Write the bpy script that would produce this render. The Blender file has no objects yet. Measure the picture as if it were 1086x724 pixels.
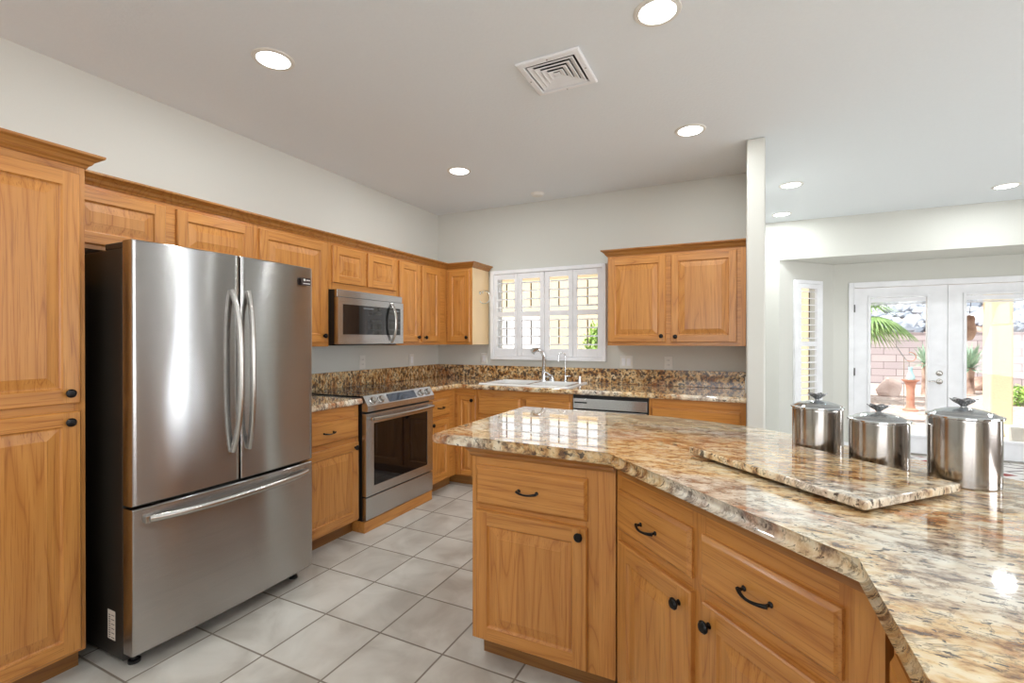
import bpy, bmesh, math, random
from mathutils import Vector, Matrix
random.seed(7)
PI = math.pi
sc = bpy.context.scene
COL = sc.collection

# ------------------------------------------------------------------ camera
cam_d = bpy.data.cameras.new('camera'); cam = bpy.data.objects.new('camera', cam_d); COL.objects.link(cam)
cam.location = (2.9555, -4.2489, 1.3071)
cam.rotation_euler = (PI/2 - 0.0031, 0, 0.4534)
cam_d.sensor_width = 36; cam_d.lens = 503.9/1086*36; cam_d.clip_start = 0.02; cam_d.clip_end = 300
sc.camera = cam
sc.view_settings.view_transform = 'Standard'; sc.view_settings.look = 'None'
sc.view_settings.gamma = 1; sc.view_settings.use_curve_mapping = False
sc.view_settings.exposure = 0.06

# ------------------------------------------------------------------ sky, sun, daylight
SKY_STRENGTH = 2.6; SUN = 7.0; DOWNLIGHT = 7.6; WINDOW_LIGHT = 85.0
w = bpy.data.worlds.new('sky'); sc.world = w; w.use_nodes = True
nt = w.node_tree; nt.nodes.clear()
wo = nt.nodes.new('ShaderNodeOutputWorld'); bg = nt.nodes.new('ShaderNodeBackground')
sk = nt.nodes.new('ShaderNodeTexSky'); sk.sky_type = 'HOSEK_WILKIE'; sk.turbidity = 3.0; sk.ground_albedo = 0.4
sk.sun_direction = Vector((-0.5, -0.55, 1.0)).normalized()
mx = nt.nodes.new('ShaderNodeMix'); mx.data_type = 'RGBA'; mx.inputs[0].default_value = 0.6
mx.inputs[7].default_value = (0.95, 0.94, 0.92, 1)
nt.links.new(sk.outputs[0], mx.inputs[6]); nt.links.new(mx.outputs[2], bg.inputs[0]); bg.inputs[1].default_value = SKY_STRENGTH
nt.links.new(bg.outputs[0], wo.inputs[0])
sd = bpy.data.lights.new('sun', 'SUN'); sd.energy = SUN; sd.angle = 0.01; sd.color = (1, 0.97, 0.92)
so = bpy.data.objects.new('sun', sd); COL.objects.link(so)
so.rotation_euler = (-Vector((-0.62, -0.42, 1.05))).to_track_quat('-Z', 'Y').to_euler()

def area_light(name, loc, rot, sx, sy, energy, color=(1, 1, 1), parent=None, shape='RECTANGLE'):
    d = bpy.data.lights.new(name, 'AREA'); d.shape = shape; d.size = sx; d.size_y = sy; d.energy = energy; d.color = color
    o = bpy.data.objects.new(name, d); COL.objects.link(o); o.location = loc; o.rotation_euler = rot; o.parent = parent
    return o
# daylight coming in through the wide windows of the family room, right of the camera
area_light('daylight_right_window', (7.93, -3.6, 1.35), (0, PI/2+0.25, 0), 1.6, 2.6, WINDOW_LIGHT*1.3, (0.96, 0.97, 1.0))
area_light('daylight_dining_window', (7.93, 0.10, 1.25), (0, PI/2, 0), 1.85, 0.22, WINDOW_LIGHT*0.32, (0.86, 0.93, 1.0))
area_light('ceiling_fill_front', (3.4, -7.93, 1.45), (PI/2+0.95, 0, 0), 3.6, 1.5, WINDOW_LIGHT*0.7, (0.95, 0.97, 1.0))  # added fill lamp tilted up at the ceiling from the unseen wall

# ------------------------------------------------------------------ mesh helpers
def obj(name, bm, mats, parent=None, loc=(0, 0, 0), rz=0, smooth=False, recalc=True):
    if recalc: bmesh.ops.recalc_face_normals(bm, faces=bm.faces)
    me = bpy.data.meshes.new(name); bm.to_mesh(me); bm.free()
    if not isinstance(mats, (list, tuple)): mats = [mats]
    for m in mats: me.materials.append(m)
    o = bpy.data.objects.new(name, me); COL.objects.link(o)
    o.location = loc; o.rotation_euler = (0, 0, rz)
    if parent is not None: o.parent = parent
    if smooth:
        for p in me.polygons: p.use_smooth = True
        me.set_sharp_from_angle(angle=math.radians(38))
        wn_ = o.modifiers.new('weighted_normals', 'WEIGHTED_NORMAL'); wn_.keep_sharp = True; wn_.weight = 100
    return o

def thing(name, label, cat, loc=(0, 0, 0), rz=0, group=None):
    o = bpy.data.objects.new(name, None); COL.objects.link(o); o.empty_display_size = 0.05
    o.location = loc; o.rotation_euler = (0, 0, rz); o['label'] = label; o['category'] = cat
    if group: o['group'] = group
    return o

def tag(o, label, cat, group=None, kind=None):
    o['label'] = label; o['category'] = cat
    if group: o['group'] = group
    if kind: o['kind'] = kind
    return o

def struct(name, bm, mats, parent=None, **k):
    o = obj(name, bm, mats, parent, **k)
    if parent is None: o['kind'] = 'structure'
    return o

def NB(): return bmesh.new()

def box(bm, x0, x1, y0, y1, z0, z1, mi=0, bev=0.0, seg=2):
    vs = [bm.verts.new((x, y, z)) for z in (z0, z1) for y in (y0, y1) for x in (x0, x1)]
    idx = [(0, 2, 3, 1), (4, 5, 7, 6), (0, 1, 5, 4), (2, 6, 7, 3), (0, 4, 6, 2), (1, 3, 7, 5)]
    fs = [bm.faces.new([vs[i] for i in f]) for f in idx]
    for f in fs: f.material_index = mi
    if bev > 0:
        es = list({e for f in fs for e in f.edges})
        r = bmesh.ops.bevel(bm, geom=es, offset=bev, segments=seg, affect='EDGES', profile=0.5, clamp_overlap=True)
        for f in r['faces']: f.material_index = mi
    return vs

def prism(bm, pts, z0, z1, mi=0, bev=0.0, seg=3):
    lo = [bm.verts.new((p[0], p[1], z0)) for p in pts]; hi = [bm.verts.new((p[0], p[1], z1)) for p in pts]
    n = len(pts); fs = [bm.faces.new(lo[::-1]), bm.faces.new(hi)]
    for i in range(n): fs.append(bm.faces.new((lo[i], lo[(i+1) % n], hi[(i+1) % n], hi[i])))
    for f in fs: f.material_index = mi
    if bev > 0:
        es = [e for e in {e for f in fs for e in f.edges}]
        r = bmesh.ops.bevel(bm, geom=es, offset=bev, segments=seg, affect='EDGES', profile=0.5, clamp_overlap=True)
        for f in r['faces']: f.material_index = mi

def lathe(bm, prof, n=24, mat=None, mi=0, caps=True):
    M = mat or Matrix()
    rings = []
    for r, z in prof:
        if r < 1e-6: rings.append([bm.verts.new(M @ Vector((0, 0, z)))])
        else: rings.append([bm.verts.new(M @ Vector((r*math.cos(2*PI*i/n), r*math.sin(2*PI*i/n), z))) for i in range(n)])
    for a, b in zip(rings, rings[1:]):
        for i in range(n):
            j = (i+1) % n
            if len(a) == 1 and len(b) == 1: continue
            if len(a) == 1: f = bm.faces.new((a[0], b[i], b[j]))
            elif len(b) == 1: f = bm.faces.new((a[i], a[j], b[0]))
            else: f = bm.faces.new((a[i], a[j], b[j], b[i]))
            f.material_index = mi
    if caps:
        for r in (rings[0], rings[-1]):
            if len(r) > 1:
                f = bm.faces.new(r); f.material_index = mi

def tube(bm, pts, rad, n=10, mi=0, sy=1.0):
    pts = [Vector(p) for p in pts]
    if not isinstance(rad, (list, tuple)): rad = [rad]*len(pts)
    t0 = (pts[1]-pts[0]).normalized()
    up = Vector((0, 0, 1)) if abs(t0.z) < 0.9 else Vector((1, 0, 0))
    nrm = t0.cross(up).normalized(); rings = []
    for i, p in enumerate(pts):
        t = ((pts[min(i+1, len(pts)-1)]-pts[max(i-1, 0)])).normalized()
        nrm = (nrm - t*nrm.dot(t)).normalized(); b = t.cross(nrm)
        rings.append([bm.verts.new(p + rad[i]*(math.cos(2*PI*k/n)*nrm + sy*math.sin(2*PI*k/n)*b)) for k in range(n)])
    for a, b in zip(rings, rings[1:]):
        for k in range(n):
            f = bm.faces.new((a[k], a[(k+1) % n], b[(k+1) % n], b[k])); f.material_index = mi
    for r in (rings[0], rings[-1]):
        f = bm.faces.new(r); f.material_index = mi

def arc(f, a, b, n): return [f(a+(b-a)*i/n) for i in range(n+1)]

def sweep(bm, path, prof, z=0, mi=0):
    """profile (out, up) carried along a horizontal path; outwards = right of the travel direction"""
    P = [Vector((p[0], p[1])) for p in path]; rings = []
    for i, p in enumerate(P):
        ns = []
        if i > 0: d = (P[i]-P[i-1]).normalized(); ns.append(Vector((d.y, -d.x)))
        if i < len(P)-1: d = (P[i+1]-P[i]).normalized(); ns.append(Vector((d.y, -d.x)))
        if len(ns) == 2: n = (ns[0]+ns[1]); n = n/ (1+ns[0].dot(ns[1]))
        else: n = ns[0]
        rings.append([bm.verts.new((p.x+n.x*o, p.y+n.y*o, z+u)) for o, u in prof])
    m = len(prof)
    for a, b in zip(rings, rings[1:]):
        for k in range(m):
            f = bm.faces.new((a[k], a[(k+1) % m], b[(k+1) % m], b[k])); f.material_index = mi
    for r in (rings[0], rings[-1]):
        f = bm.faces.new(r); f.material_index = mi

# ------------------------------------------------------------------ materials
def mat(name):
    m = bpy.data.materials.new(name); m.use_nodes = True
    t = m.node_tree; b = t.nodes['Principled BSDF']
    return m, t, b
def N(t, kind, **k):
    n = t.nodes.new(kind)
    for a, v in k.items():
        if a.startswith('i_'): n.inputs[int(a[2:])].default_value = v
        else: setattr(n, a, v)
    return n
def L(t, a, b): t.links.new(a, b)
def lin(*c):
    return tuple(((x/255)/12.92 if x/255 <= 0.04045 else ((x/255+0.055)/1.055)**2.4) for x in c) + (1,)
def ramp(t, src, stops, interp='LINEAR'):
    r = N(t, 'ShaderNodeValToRGB'); e = r.color_ramp.elements; r.color_ramp.interpolation = interp
    while len(e) < len(stops): e.new(0.5)
    for el, (p, c) in zip(e, stops):
        el.position = p; el.color = c if len(c) == 4 else (*c, 1)
    L(t, src, r.inputs[0]); return r.outputs[0]
def mixc(t, f, a, b, blend='MIX'):
    m = N(t, 'ShaderNodeMix', data_type='RGBA', blend_type=blend)
    for s, v in ((m.inputs[0], f), (m.inputs[6], a), (m.inputs[7], b)):
        if hasattr(v, 'is_linked'): L(t, v, s)
        else: s.default_value = v
    return m.outputs[2]
def math_(t, op, a, b=0.0, c=None):
    m = N(t, 'ShaderNodeMath', operation=op)
    for s, v in zip(m.inputs, (a, b) if c is None else (a, b, c)):
        if hasattr(v, 'is_linked'): L(t, v, s)
        else: s.default_value = v
    return m.outputs[0]
def plain(name, col, rough=0.5, metal=0.0, coat=0.0, spec=0.5, var=0.04, scale=8.0):
    """a procedural plain colour with slight mottling"""
    m, t, b = mat(name)
    tc = N(t, 'ShaderNodeTexCoord'); no = N(t, 'ShaderNodeTexNoise'); no.inputs['Scale'].default_value = scale
    L(t, tc.outputs['Object'], no.inputs['Vector'])
    c1 = tuple(min(1, x*(1-var)) for x in col[:3])+(1,); c2 = tuple(min(1, x*(1+var)) for x in col[:3])+(1,)
    L(t, ramp(t, no.outputs[0], [(0.3, c1), (0.7, c2)]), b.inputs['Base Color'])
    b.inputs['Roughness'].default_value = rough; b.inputs['Metallic'].default_value = metal
    b.inputs['Coat Weight'].default_value = coat; b.inputs['Specular IOR Level'].default_value = spec
    return m

def oak(name, axis, strips=True, tone=1.0):
    m, t, b = mat(name)
    tc = N(t, 'ShaderNodeTexCoord'); oi = N(t, 'ShaderNodeObjectInfo')
    add = N(t, 'ShaderNodeVectorMath', operation='ADD'); cmb = N(t, 'ShaderNodeCombineXYZ')
    r10 = math_(t, 'MULTIPLY', oi.outputs['Random'], 23.0)
    for k in range(3): L(t, r10, cmb.inputs[k])
    L(t, tc.outputs['Object'], add.inputs[0]); L(t, cmb.outputs[0], add.inputs[1])
    sep = N(t, 'ShaderNodeSeparateXYZ'); L(t, add.outputs[0], sep.inputs[0])
    cross = sep.outputs[0] if axis == 'Z' else sep.outputs[2]
    # glued boards
    wd = math_(t, 'FLOOR', math_(t, 'MULTIPLY', cross, 9.5 if strips else 4.0))
    wn = N(t, 'ShaderNodeTexWhiteNoise', noise_dimensions='1D'); L(t, wd, wn.inputs['W'])
    off = N(t, 'ShaderNodeVectorMath', operation='ADD'); c2 = N(t, 'ShaderNodeCombineXYZ')
    o7 = math_(t, 'MULTIPLY', wn.outputs[0], 7.0)
    for k in range(3): L(t, o7, c2.inputs[k])
    L(t, add.outputs[0], off.inputs[0]); L(t, c2.outputs[0], off.inputs[1])
    def mp(s):
        q = N(t, 'ShaderNodeMapping'); q.inputs['Scale'].default_value = s; L(t, off.outputs[0], q.inputs[0]); return q.outputs[0]
    S = (5.5, 5.5, 0.42) if axis == 'Z' else (0.42, 5.5, 5.5)
    F = (260, 260, 6) if axis == 'Z' else (6, 260, 260)
    G = (60, 60, 1.4) if axis == 'Z' else (1.4, 60, 60)
    n1 = N(t, 'ShaderNodeTexNoise'); n1.inputs['Scale'].default_value = 1.0; n1.inputs['Detail'].default_value = 1.5; n1.inputs['Distortion'].default_value = 0.12
    L(t, mp(S), n1.inputs['Vector'])
    rings = math_(t, 'PINGPONG', math_(t, 'MULTIPLY', n1.outputs[0], 30.0), 1.0)
    rings = math_(t, 'POWER', rings, 0.7)
    n2 = N(t, 'ShaderNodeTexNoise'); n2.inputs['Scale'].default_value = 1.0; n2.inputs['Detail'].default_value = 3; L(t, mp(F), n2.inputs['Vector'])
    n3 = N(t, 'ShaderNodeTexNoise'); n3.inputs['Scale'].default_value = 1.0; n3.inputs['Detail'].default_value = 2; L(t, mp(G), n3.inputs['Vector'])
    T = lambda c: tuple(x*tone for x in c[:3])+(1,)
    base = ramp(t, rings, [(0.0, T(lin(174, 110, 49))), (0.25, T(lin(193, 130, 61))), (1.0, T(lin(204, 143, 72)))])
    pores = ramp(t, n2.outputs[0], [(0.34, (0.70, 0.60, 0.50, 1)), (0.46, (1, 1, 1, 1))])
    band = ramp(t, n3.outputs[0], [(0.3, (0.90, 0.85, 0.79, 1)), (0.65, (1.0, 1.0, 1.0, 1))])
    c = mixc(t, 0.7, base, mixc(t, 1.0, base, pores, 'MULTIPLY')); c = mixc(t, 0.8, c, mixc(t, 1.0, c, band, 'MULTIPLY'))
    tint = ramp(t, wn.outputs[0], [(0.0, (0.88, 0.83, 0.78, 1)), (0.5, (1, 1, 1, 1)), (1.0, (1.0, 0.95, 0.90, 1))])
    c = mixc(t, 0.75, c, mixc(t, 1.0, c, tint, 'MULTIPLY'))
    L(t, c, b.inputs['Base Color'])
    b.inputs['Roughness'].default_value = 0.34; b.inputs['Coat Weight'].default_value = 0.25; b.inputs['Coat Roughness'].default_value = 0.18
    bp = N(t, 'ShaderNodeBump'); bp.inputs['Strength'].default_value = 0.12; bp.inputs['Distance'].default_value = 0.002
    L(t, n2.outputs[0], bp.inputs['Height']); L(t, bp.outputs[0], b.inputs['Normal'])
    return m
OV = oak('oak_upright_grain', 'Z'); OH = oak('oak_level_grain', 'X')
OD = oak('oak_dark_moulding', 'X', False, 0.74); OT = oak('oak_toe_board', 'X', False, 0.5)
OP = plain('window_lit_side', lin(236, 206, 160), 0.35, 0, 0.3, var=0.05, scale=3)  # paler than the oak to stand in for reflected window light
OAK = [OV, OH]

def granite(name, contrast=0.0, rot=0.5, tilt=(0, 0)):
    m, t, b = mat(name)
    tc = N(t, 'ShaderNodeTexCoord')
    def mp(s, r=rot, loc=(0, 0, 0)):
        q = N(t, 'ShaderNodeMapping'); q.inputs['Rotation'].default_value = (tilt[0], tilt[1], r); q.inputs['Scale'].default_value = s
        q.inputs['Location'].default_value = loc; L(t, tc.outputs['Object'], q.inputs[0]); return q.outputs[0]
    def no(v, sc_, det=4, dis=0.0, ro=0.55):
        n = N(t, 'ShaderNodeTexNoise'); n.inputs['Scale'].default_value = sc_; n.inputs['Detail'].default_value = det
        n.inputs['Distortion'].default_value = dis; n.inputs['Roughness'].default_value = ro; L(t, v, n.inputs['Vector']); return n.outputs[0]
    big = no(mp((1, 1.6, 1)), 2.6, 3, 0.5)
    mid = no(mp((1, 1.8, 1), rot, (3, 1, 0)), 19, 5, 0.15, 0.6)
    cl = ramp(t, mid, [(0.36, lin(128, 90, 54)), (0.43, lin(206, 164, 110)), (0.51, lin(230, 202, 154)), (0.62, lin(240, 224, 190))])
    cw = ramp(t, mid, [(0.35, lin(132, 116, 106)), (0.44, lin(200, 186, 168)), (0.54, lin(232, 222, 204)), (0.66, lin(240, 235, 222))])
    gold = ramp(t, mid, [(0.36, lin(98, 60, 34)), (0.44, lin(184, 130, 70)), (0.53, lin(218, 178, 120)), (0.66, lin(236, 212, 170))])
    c = mixc(t, ramp(t, big, [(0.44-0.2*contrast, (0, 0, 0, 1)), (0.62-0.12*contrast, (0.9, 0.9, 0.9, 1))]), cl, gold)
    big2 = no(mp((1, 1.4, 1), rot, (7, 2, 1)), 1.9, 3, 0.5)
    c = mixc(t, ramp(t, big2, [(0.47, (0, 0, 0, 1)), (0.62, (max(0, 1-1.2*contrast),)*3+(1,))]), c, cw)
    # rusty veins
    vn = no(mp((1, 2.8, 1), rot-0.1, (1, 5, 0)), 1.7, 6, 0.7, 0.6)
    v = math_(t, 'ABSOLUTE', math_(t, 'SUBTRACT', vn, 0.5))
    vm = ramp(t, v, [(0.0, (1, 1, 1, 1)), (0.010, (0.7, 0.7, 0.7, 1)), (0.035, (0, 0, 0, 1))])
    spot = ramp(t, no(mp((1, 1, 1), rot, (4, 4, 4)), 3.0, 2), [(0.42, (0, 0, 0, 1)), (0.56, (1, 1, 1, 1))])
    c = mixc(t, math_(t, 'MULTIPLY', math_(t, 'MULTIPLY', vm, spot), 0.8), c, lin(176, 104, 48))
    # dark crystals
    f1 = no(mp((1, 2.2, 1), rot+0.25), 44, 3, 0.5, 0.55)
    th = 0.375+contrast*0.085
    dm = ramp(t, f1, [(th, (1, 1, 1, 1)), (th+0.03, (0, 0, 0, 1))])
    pat = no(mp((1, 1.5, 1), rot, (2, 9, 4)), 10, 3, 0.4)
    pm = ramp(t, pat, [(0.34-contrast*0.25, (0.0, 0.0, 0.0, 1)), (0.52-contrast*0.2, (1, 1, 1, 1))])
    c = mixc(t, math_(t, 'MULTIPLY', math_(t, 'MULTIPLY', dm, pm), 0.9), c, lin(58, 48, 44))
    # thin dark grey veinlets
    g = no(mp((1, 1.9, 1), rot-0.35, (9, 3, 2)), 9, 6, 0.5, 0.66)
    gv = ramp(t, math_(t, 'ABSOLUTE', math_(t, 'SUBTRACT', g, 0.5)), [(0.0, (1, 1, 1, 1)), (0.008, (0.8, 0.8, 0.8, 1)), (0.022, (0, 0, 0, 1))])
    c = mixc(t, math_(t, 'MULTIPLY', gv, 0.55+0.3*contrast), c, lin(88, 68, 54))
    L(t, c, b.inputs['Base Color'])
    b.inputs['Roughness'].default_value = 0.05; b.inputs['Specular IOR Level'].default_value = 0.6
    b.inputs['Coat Weight'].default_value = 0.8; b.inputs['Coat Roughness'].default_value = 0.012; b.inputs['Coat IOR'].default_value = 1.6
    return m
GR = granite('golden_granite'); GRB = granite('dark_veined_granite', 0.85, 0.9, (0.8, 0.6))

_b = GRB.node_tree.nodes['Principled BSDF']; _b.inputs['Roughness'].default_value = 0.14; _b.inputs['Coat Weight'].default_value = 0.0

def steel(name, axis, col=(0.60, 0.59, 0.575), rough=0.24, amt=0.25):
    """brushed steel; H = brushed level (highlights stretch up and down), V = upright sheet"""
    m, t, b = mat(name)
    tc = N(t, 'ShaderNodeTexCoord'); q = N(t, 'ShaderNodeMapping')
    q.inputs['Scale'].default_value = {'H': (3, 3, 500), 'V': (300, 300, 3)}[axis]
    L(t, tc.outputs['Object'], q.inputs[0]); n = N(t, 'ShaderNodeTexNoise'); n.inputs['Scale'].default_value = 1; n.inputs['Detail'].default_value = 2
    L(t, q.outputs[0], n.inputs['Vector'])
    L(t, ramp(t, n.outputs[0], [(0.3, tuple(x*0.90 for x in col)+(1,)), (0.7, tuple(col)+(1,))]), b.inputs['Base Color'])
    b.inputs['Metallic'].default_value = 1.0; b.inputs['Roughness'].default_value = rough
    if axis == 'H':
        q2 = N(t, 'ShaderNodeMapping'); q2.inputs['Scale'].default_value = (5, 5, 1.2); L(t, tc.outputs['Object'], q2.inputs[0])
        n2 = N(t, 'ShaderNodeTexNoise'); n2.inputs['Scale'].default_value = 1; n2.inputs['Detail'].default_value = 0; L(t, q2.outputs[0], n2.inputs['Vector'])
        bp = N(t, 'ShaderNodeBump'); bp.inputs['Strength'].default_value = 1.0; bp.inputs['Distance'].default_value = 0.004
        L(t, n2.outputs[0], bp.inputs['Height']); L(t, bp.outputs[0], b.inputs['Normal'])
        b.inputs['Anisotropic'].default_value = amt; b.inputs['Anisotropic Rotation'].default_value = ANIROT
        tg = N(t, 'ShaderNodeTangent'); tg.direction_type = 'RADIAL'; tg.axis = 'Z'; L(t, tg.outputs[0], b.inputs['Tangent'])
    return m
ANIROT = 0.25
ST = steel('brushed_steel', 'H', (0.47, 0.46, 0.45), 0.23, 1.0); ST2 = steel('appliance_steel', 'H', (0.62, 0.625, 0.63), 0.26, 0.9)
STV = steel('brushed_steel_upright', 'V', (0.46, 0.43, 0.40), 0.16, 0.3)
BAR = plain('satin_metal_bar', (0.50, 0.48, 0.45), 0.26, 1.0)
CHR = plain('chrome', (0.78, 0.80, 0.82), 0.07, 1.0)
BLK = plain('black_plastic', (0.012, 0.012, 0.013), 0.35)
DKS = plain('dark_grey_enamel', (0.018, 0.015, 0.012), 0.38)
BRZ = plain('oil_rubbed_bronze', (0.010, 0.009, 0.009), 0.28, 0.6)
BGL = plain('black_glass', (0.004, 0.004, 0.005), 0.04, 0.0, 0.1, 0.5)
MWG = plain('smoked_glass', (0.010, 0.011, 0.012), 0.04, 0.0, 0.5, 0.8)
WHT = plain('white_paint', lin(240, 241, 244), 0.38)
PLW = plain('white_plastic', lin(228, 226, 220), 0.4)
POR = plain('white_porcelain', lin(240, 240, 238), 0.08, 0, 0.5)
PNK = plain('sticker_paper', lin(214, 200, 186), 0.6)
DSP = plain('display_blue_glass', (0.02, 0.035, 0.06), 0.06, 0, 0.5, 0.8)

def wallm(name, col, bump=0.05, sc_=140):
    m, t, b = mat(name)
    tc = N(t, 'ShaderNodeTexCoord'); n = N(t, 'ShaderNodeTexNoise'); n.inputs['Scale'].default_value = sc_; n.inputs['Detail'].default_value = 3
    L(t, tc.outputs['Object'], n.inputs['Vector'])
    L(t, ramp(t, n.outputs[0], [(0.3, tuple(x*0.985 for x in col[:3])+(1,)), (0.7, col)]), b.inputs['Base Color'])
    bp = N(t, 'ShaderNodeBump'); bp.inputs['Strength'].default_value = bump; bp.inputs['Distance'].default_value = 0.004
    L(t, n.outputs[0], bp.inputs['Height']); L(t, bp.outputs[0], b.inputs['Normal'])
    b.inputs['Roughness'].default_value = 0.75
    return m
WALL = wallm('greige_wall_paint', lin(212, 212, 205)); CEIL = wallm('knockdown_ceiling_paint', lin(231, 236, 240), 0.35, 70)

ACC = wallm('wall_dark_for_reflection', lin(158, 144, 132))  # unseen right wall darkened so the steel fridge reflects a darker room
def tile_floor():
    m, t, b = mat('beige_floor_tile'); T = 0.3331
    ge = N(t, 'ShaderNodeNewGeometry'); s = N(t, 'ShaderNodeSeparateXYZ'); L(t, ge.outputs['Position'], s.inputs[0])
    u = math_(t, 'DIVIDE', math_(t, 'SUBTRACT', s.outputs[0], 1.1651-T*20), T); v = math_(t, 'DIVIDE', math_(t, 'SUBTRACT', s.outputs[1], -2.9356-T*20), T)
    def edge(x):
        f = math_(t, 'FRACT', x); return math_(t, 'MINIMUM', f, math_(t, 'SUBTRACT', 1.0, f))
    e = math_(t, 'MINIMUM', edge(u), edge(v))
    g = ramp(t, e, [(0.009, (1, 1, 1, 1)), (0.016, (0, 0, 0, 1))])
    cm = N(t, 'ShaderNodeCombineXYZ'); L(t, math_(t, 'FLOOR', u), cm.inputs[0]); L(t, math_(t, 'FLOOR', v), cm.inputs[1])
    wn = N(t, 'ShaderNodeTexWhiteNoise'); L(t, cm.outputs[0], wn.inputs['Vector'])
    ad = N(t, 'ShaderNodeVectorMath', operation='MULTIPLY_ADD'); L(t, wn.outputs['Color'], ad.inputs[0]); ad.inputs[1].default_value = (9, 9, 9); L(t, ge.outputs['Position'], ad.inputs[2])
    n = N(t, 'ShaderNodeTexNoise'); n.inputs['Scale'].default_value = 4.5; n.inputs['Detail'].default_value = 4; n.inputs['Distortion'].default_value = 0.6; L(t, ad.outputs[0], n.inputs['Vector'])
    c = ramp(t, n.outputs[0], [(0.3, lin(174, 168, 158)), (0.5, lin(197, 193, 184)), (0.7, lin(211, 208, 200))])
    c = mixc(t, g, c, lin(128, 118, 106)); L(t, c, b.inputs['Base Color'])
    L(t, ramp(t, g, [(0, (0.33,)*3), (1, (0.8,)*3)]), b.inputs['Roughness'])
    bp = N(t, 'ShaderNodeBump'); bp.inputs['Strength'].default_value = 0.5; bp.inputs['Distance'].default_value = 0.002; bp.invert = True
    L(t, g, bp.inputs['Height']); L(t, bp.outputs[0], b.inputs['Normal'])
    return m
TILE = tile_floor()

def glass(name, col=(1, 1, 1, 1), rough=0.0):
    m, t, b = mat(name)
    tr = N(t, 'ShaderNodeBsdfTransparent'); gl = N(t, 'ShaderNodeBsdfGlossy'); gl.inputs['Roughness'].default_value = 0.02
    tc = N(t, 'ShaderNodeTexCoord'); no = N(t, 'ShaderNodeTexNoise'); no.inputs['Scale'].default_value = 3; L(t, tc.outputs['Object'], no.inputs['Vector'])
    L(t, ramp(t, no.outputs[0], [(0.3, tuple(x*0.97 for x in col[:3])+(1,)), (0.7, col)]), tr.inputs[0])
    fr = N(t, 'ShaderNodeFresnel'); fr.inputs[0].default_value = 1.45; mi = N(t, 'ShaderNodeMixShader')
    ge = N(t, 'ShaderNodeNewGeometry'); L(t, math_(t, 'MULTIPLY', math_(t, 'ADD', fr.outputs[0], rough), math_(t, 'SUBTRACT', 1.0, ge.outputs['Backfacing'])), mi.inputs[0]); L(t, tr.outputs[0], mi.inputs[1]); L(t, gl.outputs[0], mi.inputs[2])
    L(t, mi.outputs[0], t.nodes['Material Output'].inputs[0]); return m
GLS = glass('clear_pane', (0.97, 0.98, 0.98, 1)); GLID = glass('lid_glass', (0.80, 0.84, 0.86, 1), 0.35)

def emit(name, col, s):
    m, t, b = mat(name)
    tc = N(t, 'ShaderNodeTexCoord'); no = N(t, 'ShaderNodeTexNoise'); L(t, tc.outputs['Object'], no.inputs['Vector'])
    b.inputs['Base Color'].default_value = (0.9, 0.9, 0.9, 1)
    L(t, ramp(t, no.outputs[0], [(0.3, tuple(x*0.98 for x in col[:3])+(1,)), (0.7, col)]), b.inputs['Emission Color'])
    b.inputs['Emission Strength'].default_value = s; return m
LED = emit('lit_lamp_lens', (1, 0.99, 0.97, 1), 9.0)

# ------------------------------------------------------------------ room shell
H = 2.646
def slab(name, x0, x1, y0, y1, z0, z1, m, **k):
    b = NB(); box(b, x0, x1, y0, y1, z0, z1); return struct(name, b, m, **k)
def holed(name, s0, s1, t0, t1, z0, z1, holes, m, loc=(0, 0, 0), rz=0):
    """upright wall along local x with rectangular openings, holes = (a, b, za, zb)"""
    b = NB()
    xs = sorted({s0, s1} | {h[0] for h in holes} | {h[1] for h in holes}); zs = sorted({z0, z1} | {h[2] for h in holes} | {h[3] for h in holes})
    for i in range(len(xs)-1):
        for j in range(len(zs)-1):
            cx, cz = (xs[i]+xs[i+1])/2, (zs[j]+zs[j+1])/2
            if any(h[0] < cx < h[1] and h[2] < cz < h[3] for h in holes): continue
            box(b, xs[i], xs[i+1], t0, t1, zs[j], zs[j+1])
    bmesh.ops.remove_doubles(b, verts=b.verts, dist=1e-5)
    seen = {}
    for f in list(b.faces):
        k = frozenset(v.index for v in f.verts)
    b.verts.index_update()
    for f in b.faces: seen.setdefault(frozenset(v.index for v in f.verts), []).append(f)
    dead = [f for v in seen.values() if len(v) > 1 for f in v]
    if dead: bmesh.ops.delete(b, geom=dead, context='FACES_ONLY')
    return struct(name, b, m, loc=loc, rz=rz)

slab('floor', -0.15, 8.15, -8.15, 2.74, -0.12, 0.0, TILE)
slab('ceiling', -0.15, 8.15, -8.15, 1.94, H, H+0.2, CEIL)
slab('wall_left', -0.15, 0, -8.15, 0.15, 0, H, WALL)
WX0, WX1, WZ0, WZ1 = 0.70, 1.805, 1.155, 1.955
holed('wall_back', 0, 2.974, 0, 0.15, 0, H, [(WX0, WX1, WZ0, WZ1)], WALL)
b = NB(); box(b, 2.974, 3.084, -0.707, 1.94, 0, H, bev=0.012, seg=3); struct('wall_partition', b, WALL, smooth=True)
b = NB(); box(b, 3.0, 8.15, 1.94, 2.95, 2.2153, 2.95); struct('wall_header', b, WALL)
slab('wall_dining', 2.974, 3.32, 1.9405, 2.06, 0, 2.215, WALL)
slab('wall_dining_right', 6.55, 8.15, 1.9405, 2.06, 0, 2.215, WALL)
BA = math.atan2(0.68, 0.61); BLEN = math.hypot(0.61, 0.68)
holed('wall_bay_left', 0, BLEN+0.03, 0, 0.12, 0, 2.2153, [(0.262, 0.652, 0.33, 1.965)], WALL, (3.32, 1.94, 0), BA)
DX0, DX1 = 4.11, 5.885
holed('wall_bay_back', 3.93, 6.0, 2.62, 2.74, 0, 2.2153, [(DX0, DX1, 0, 1.95)], WALL)
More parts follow.
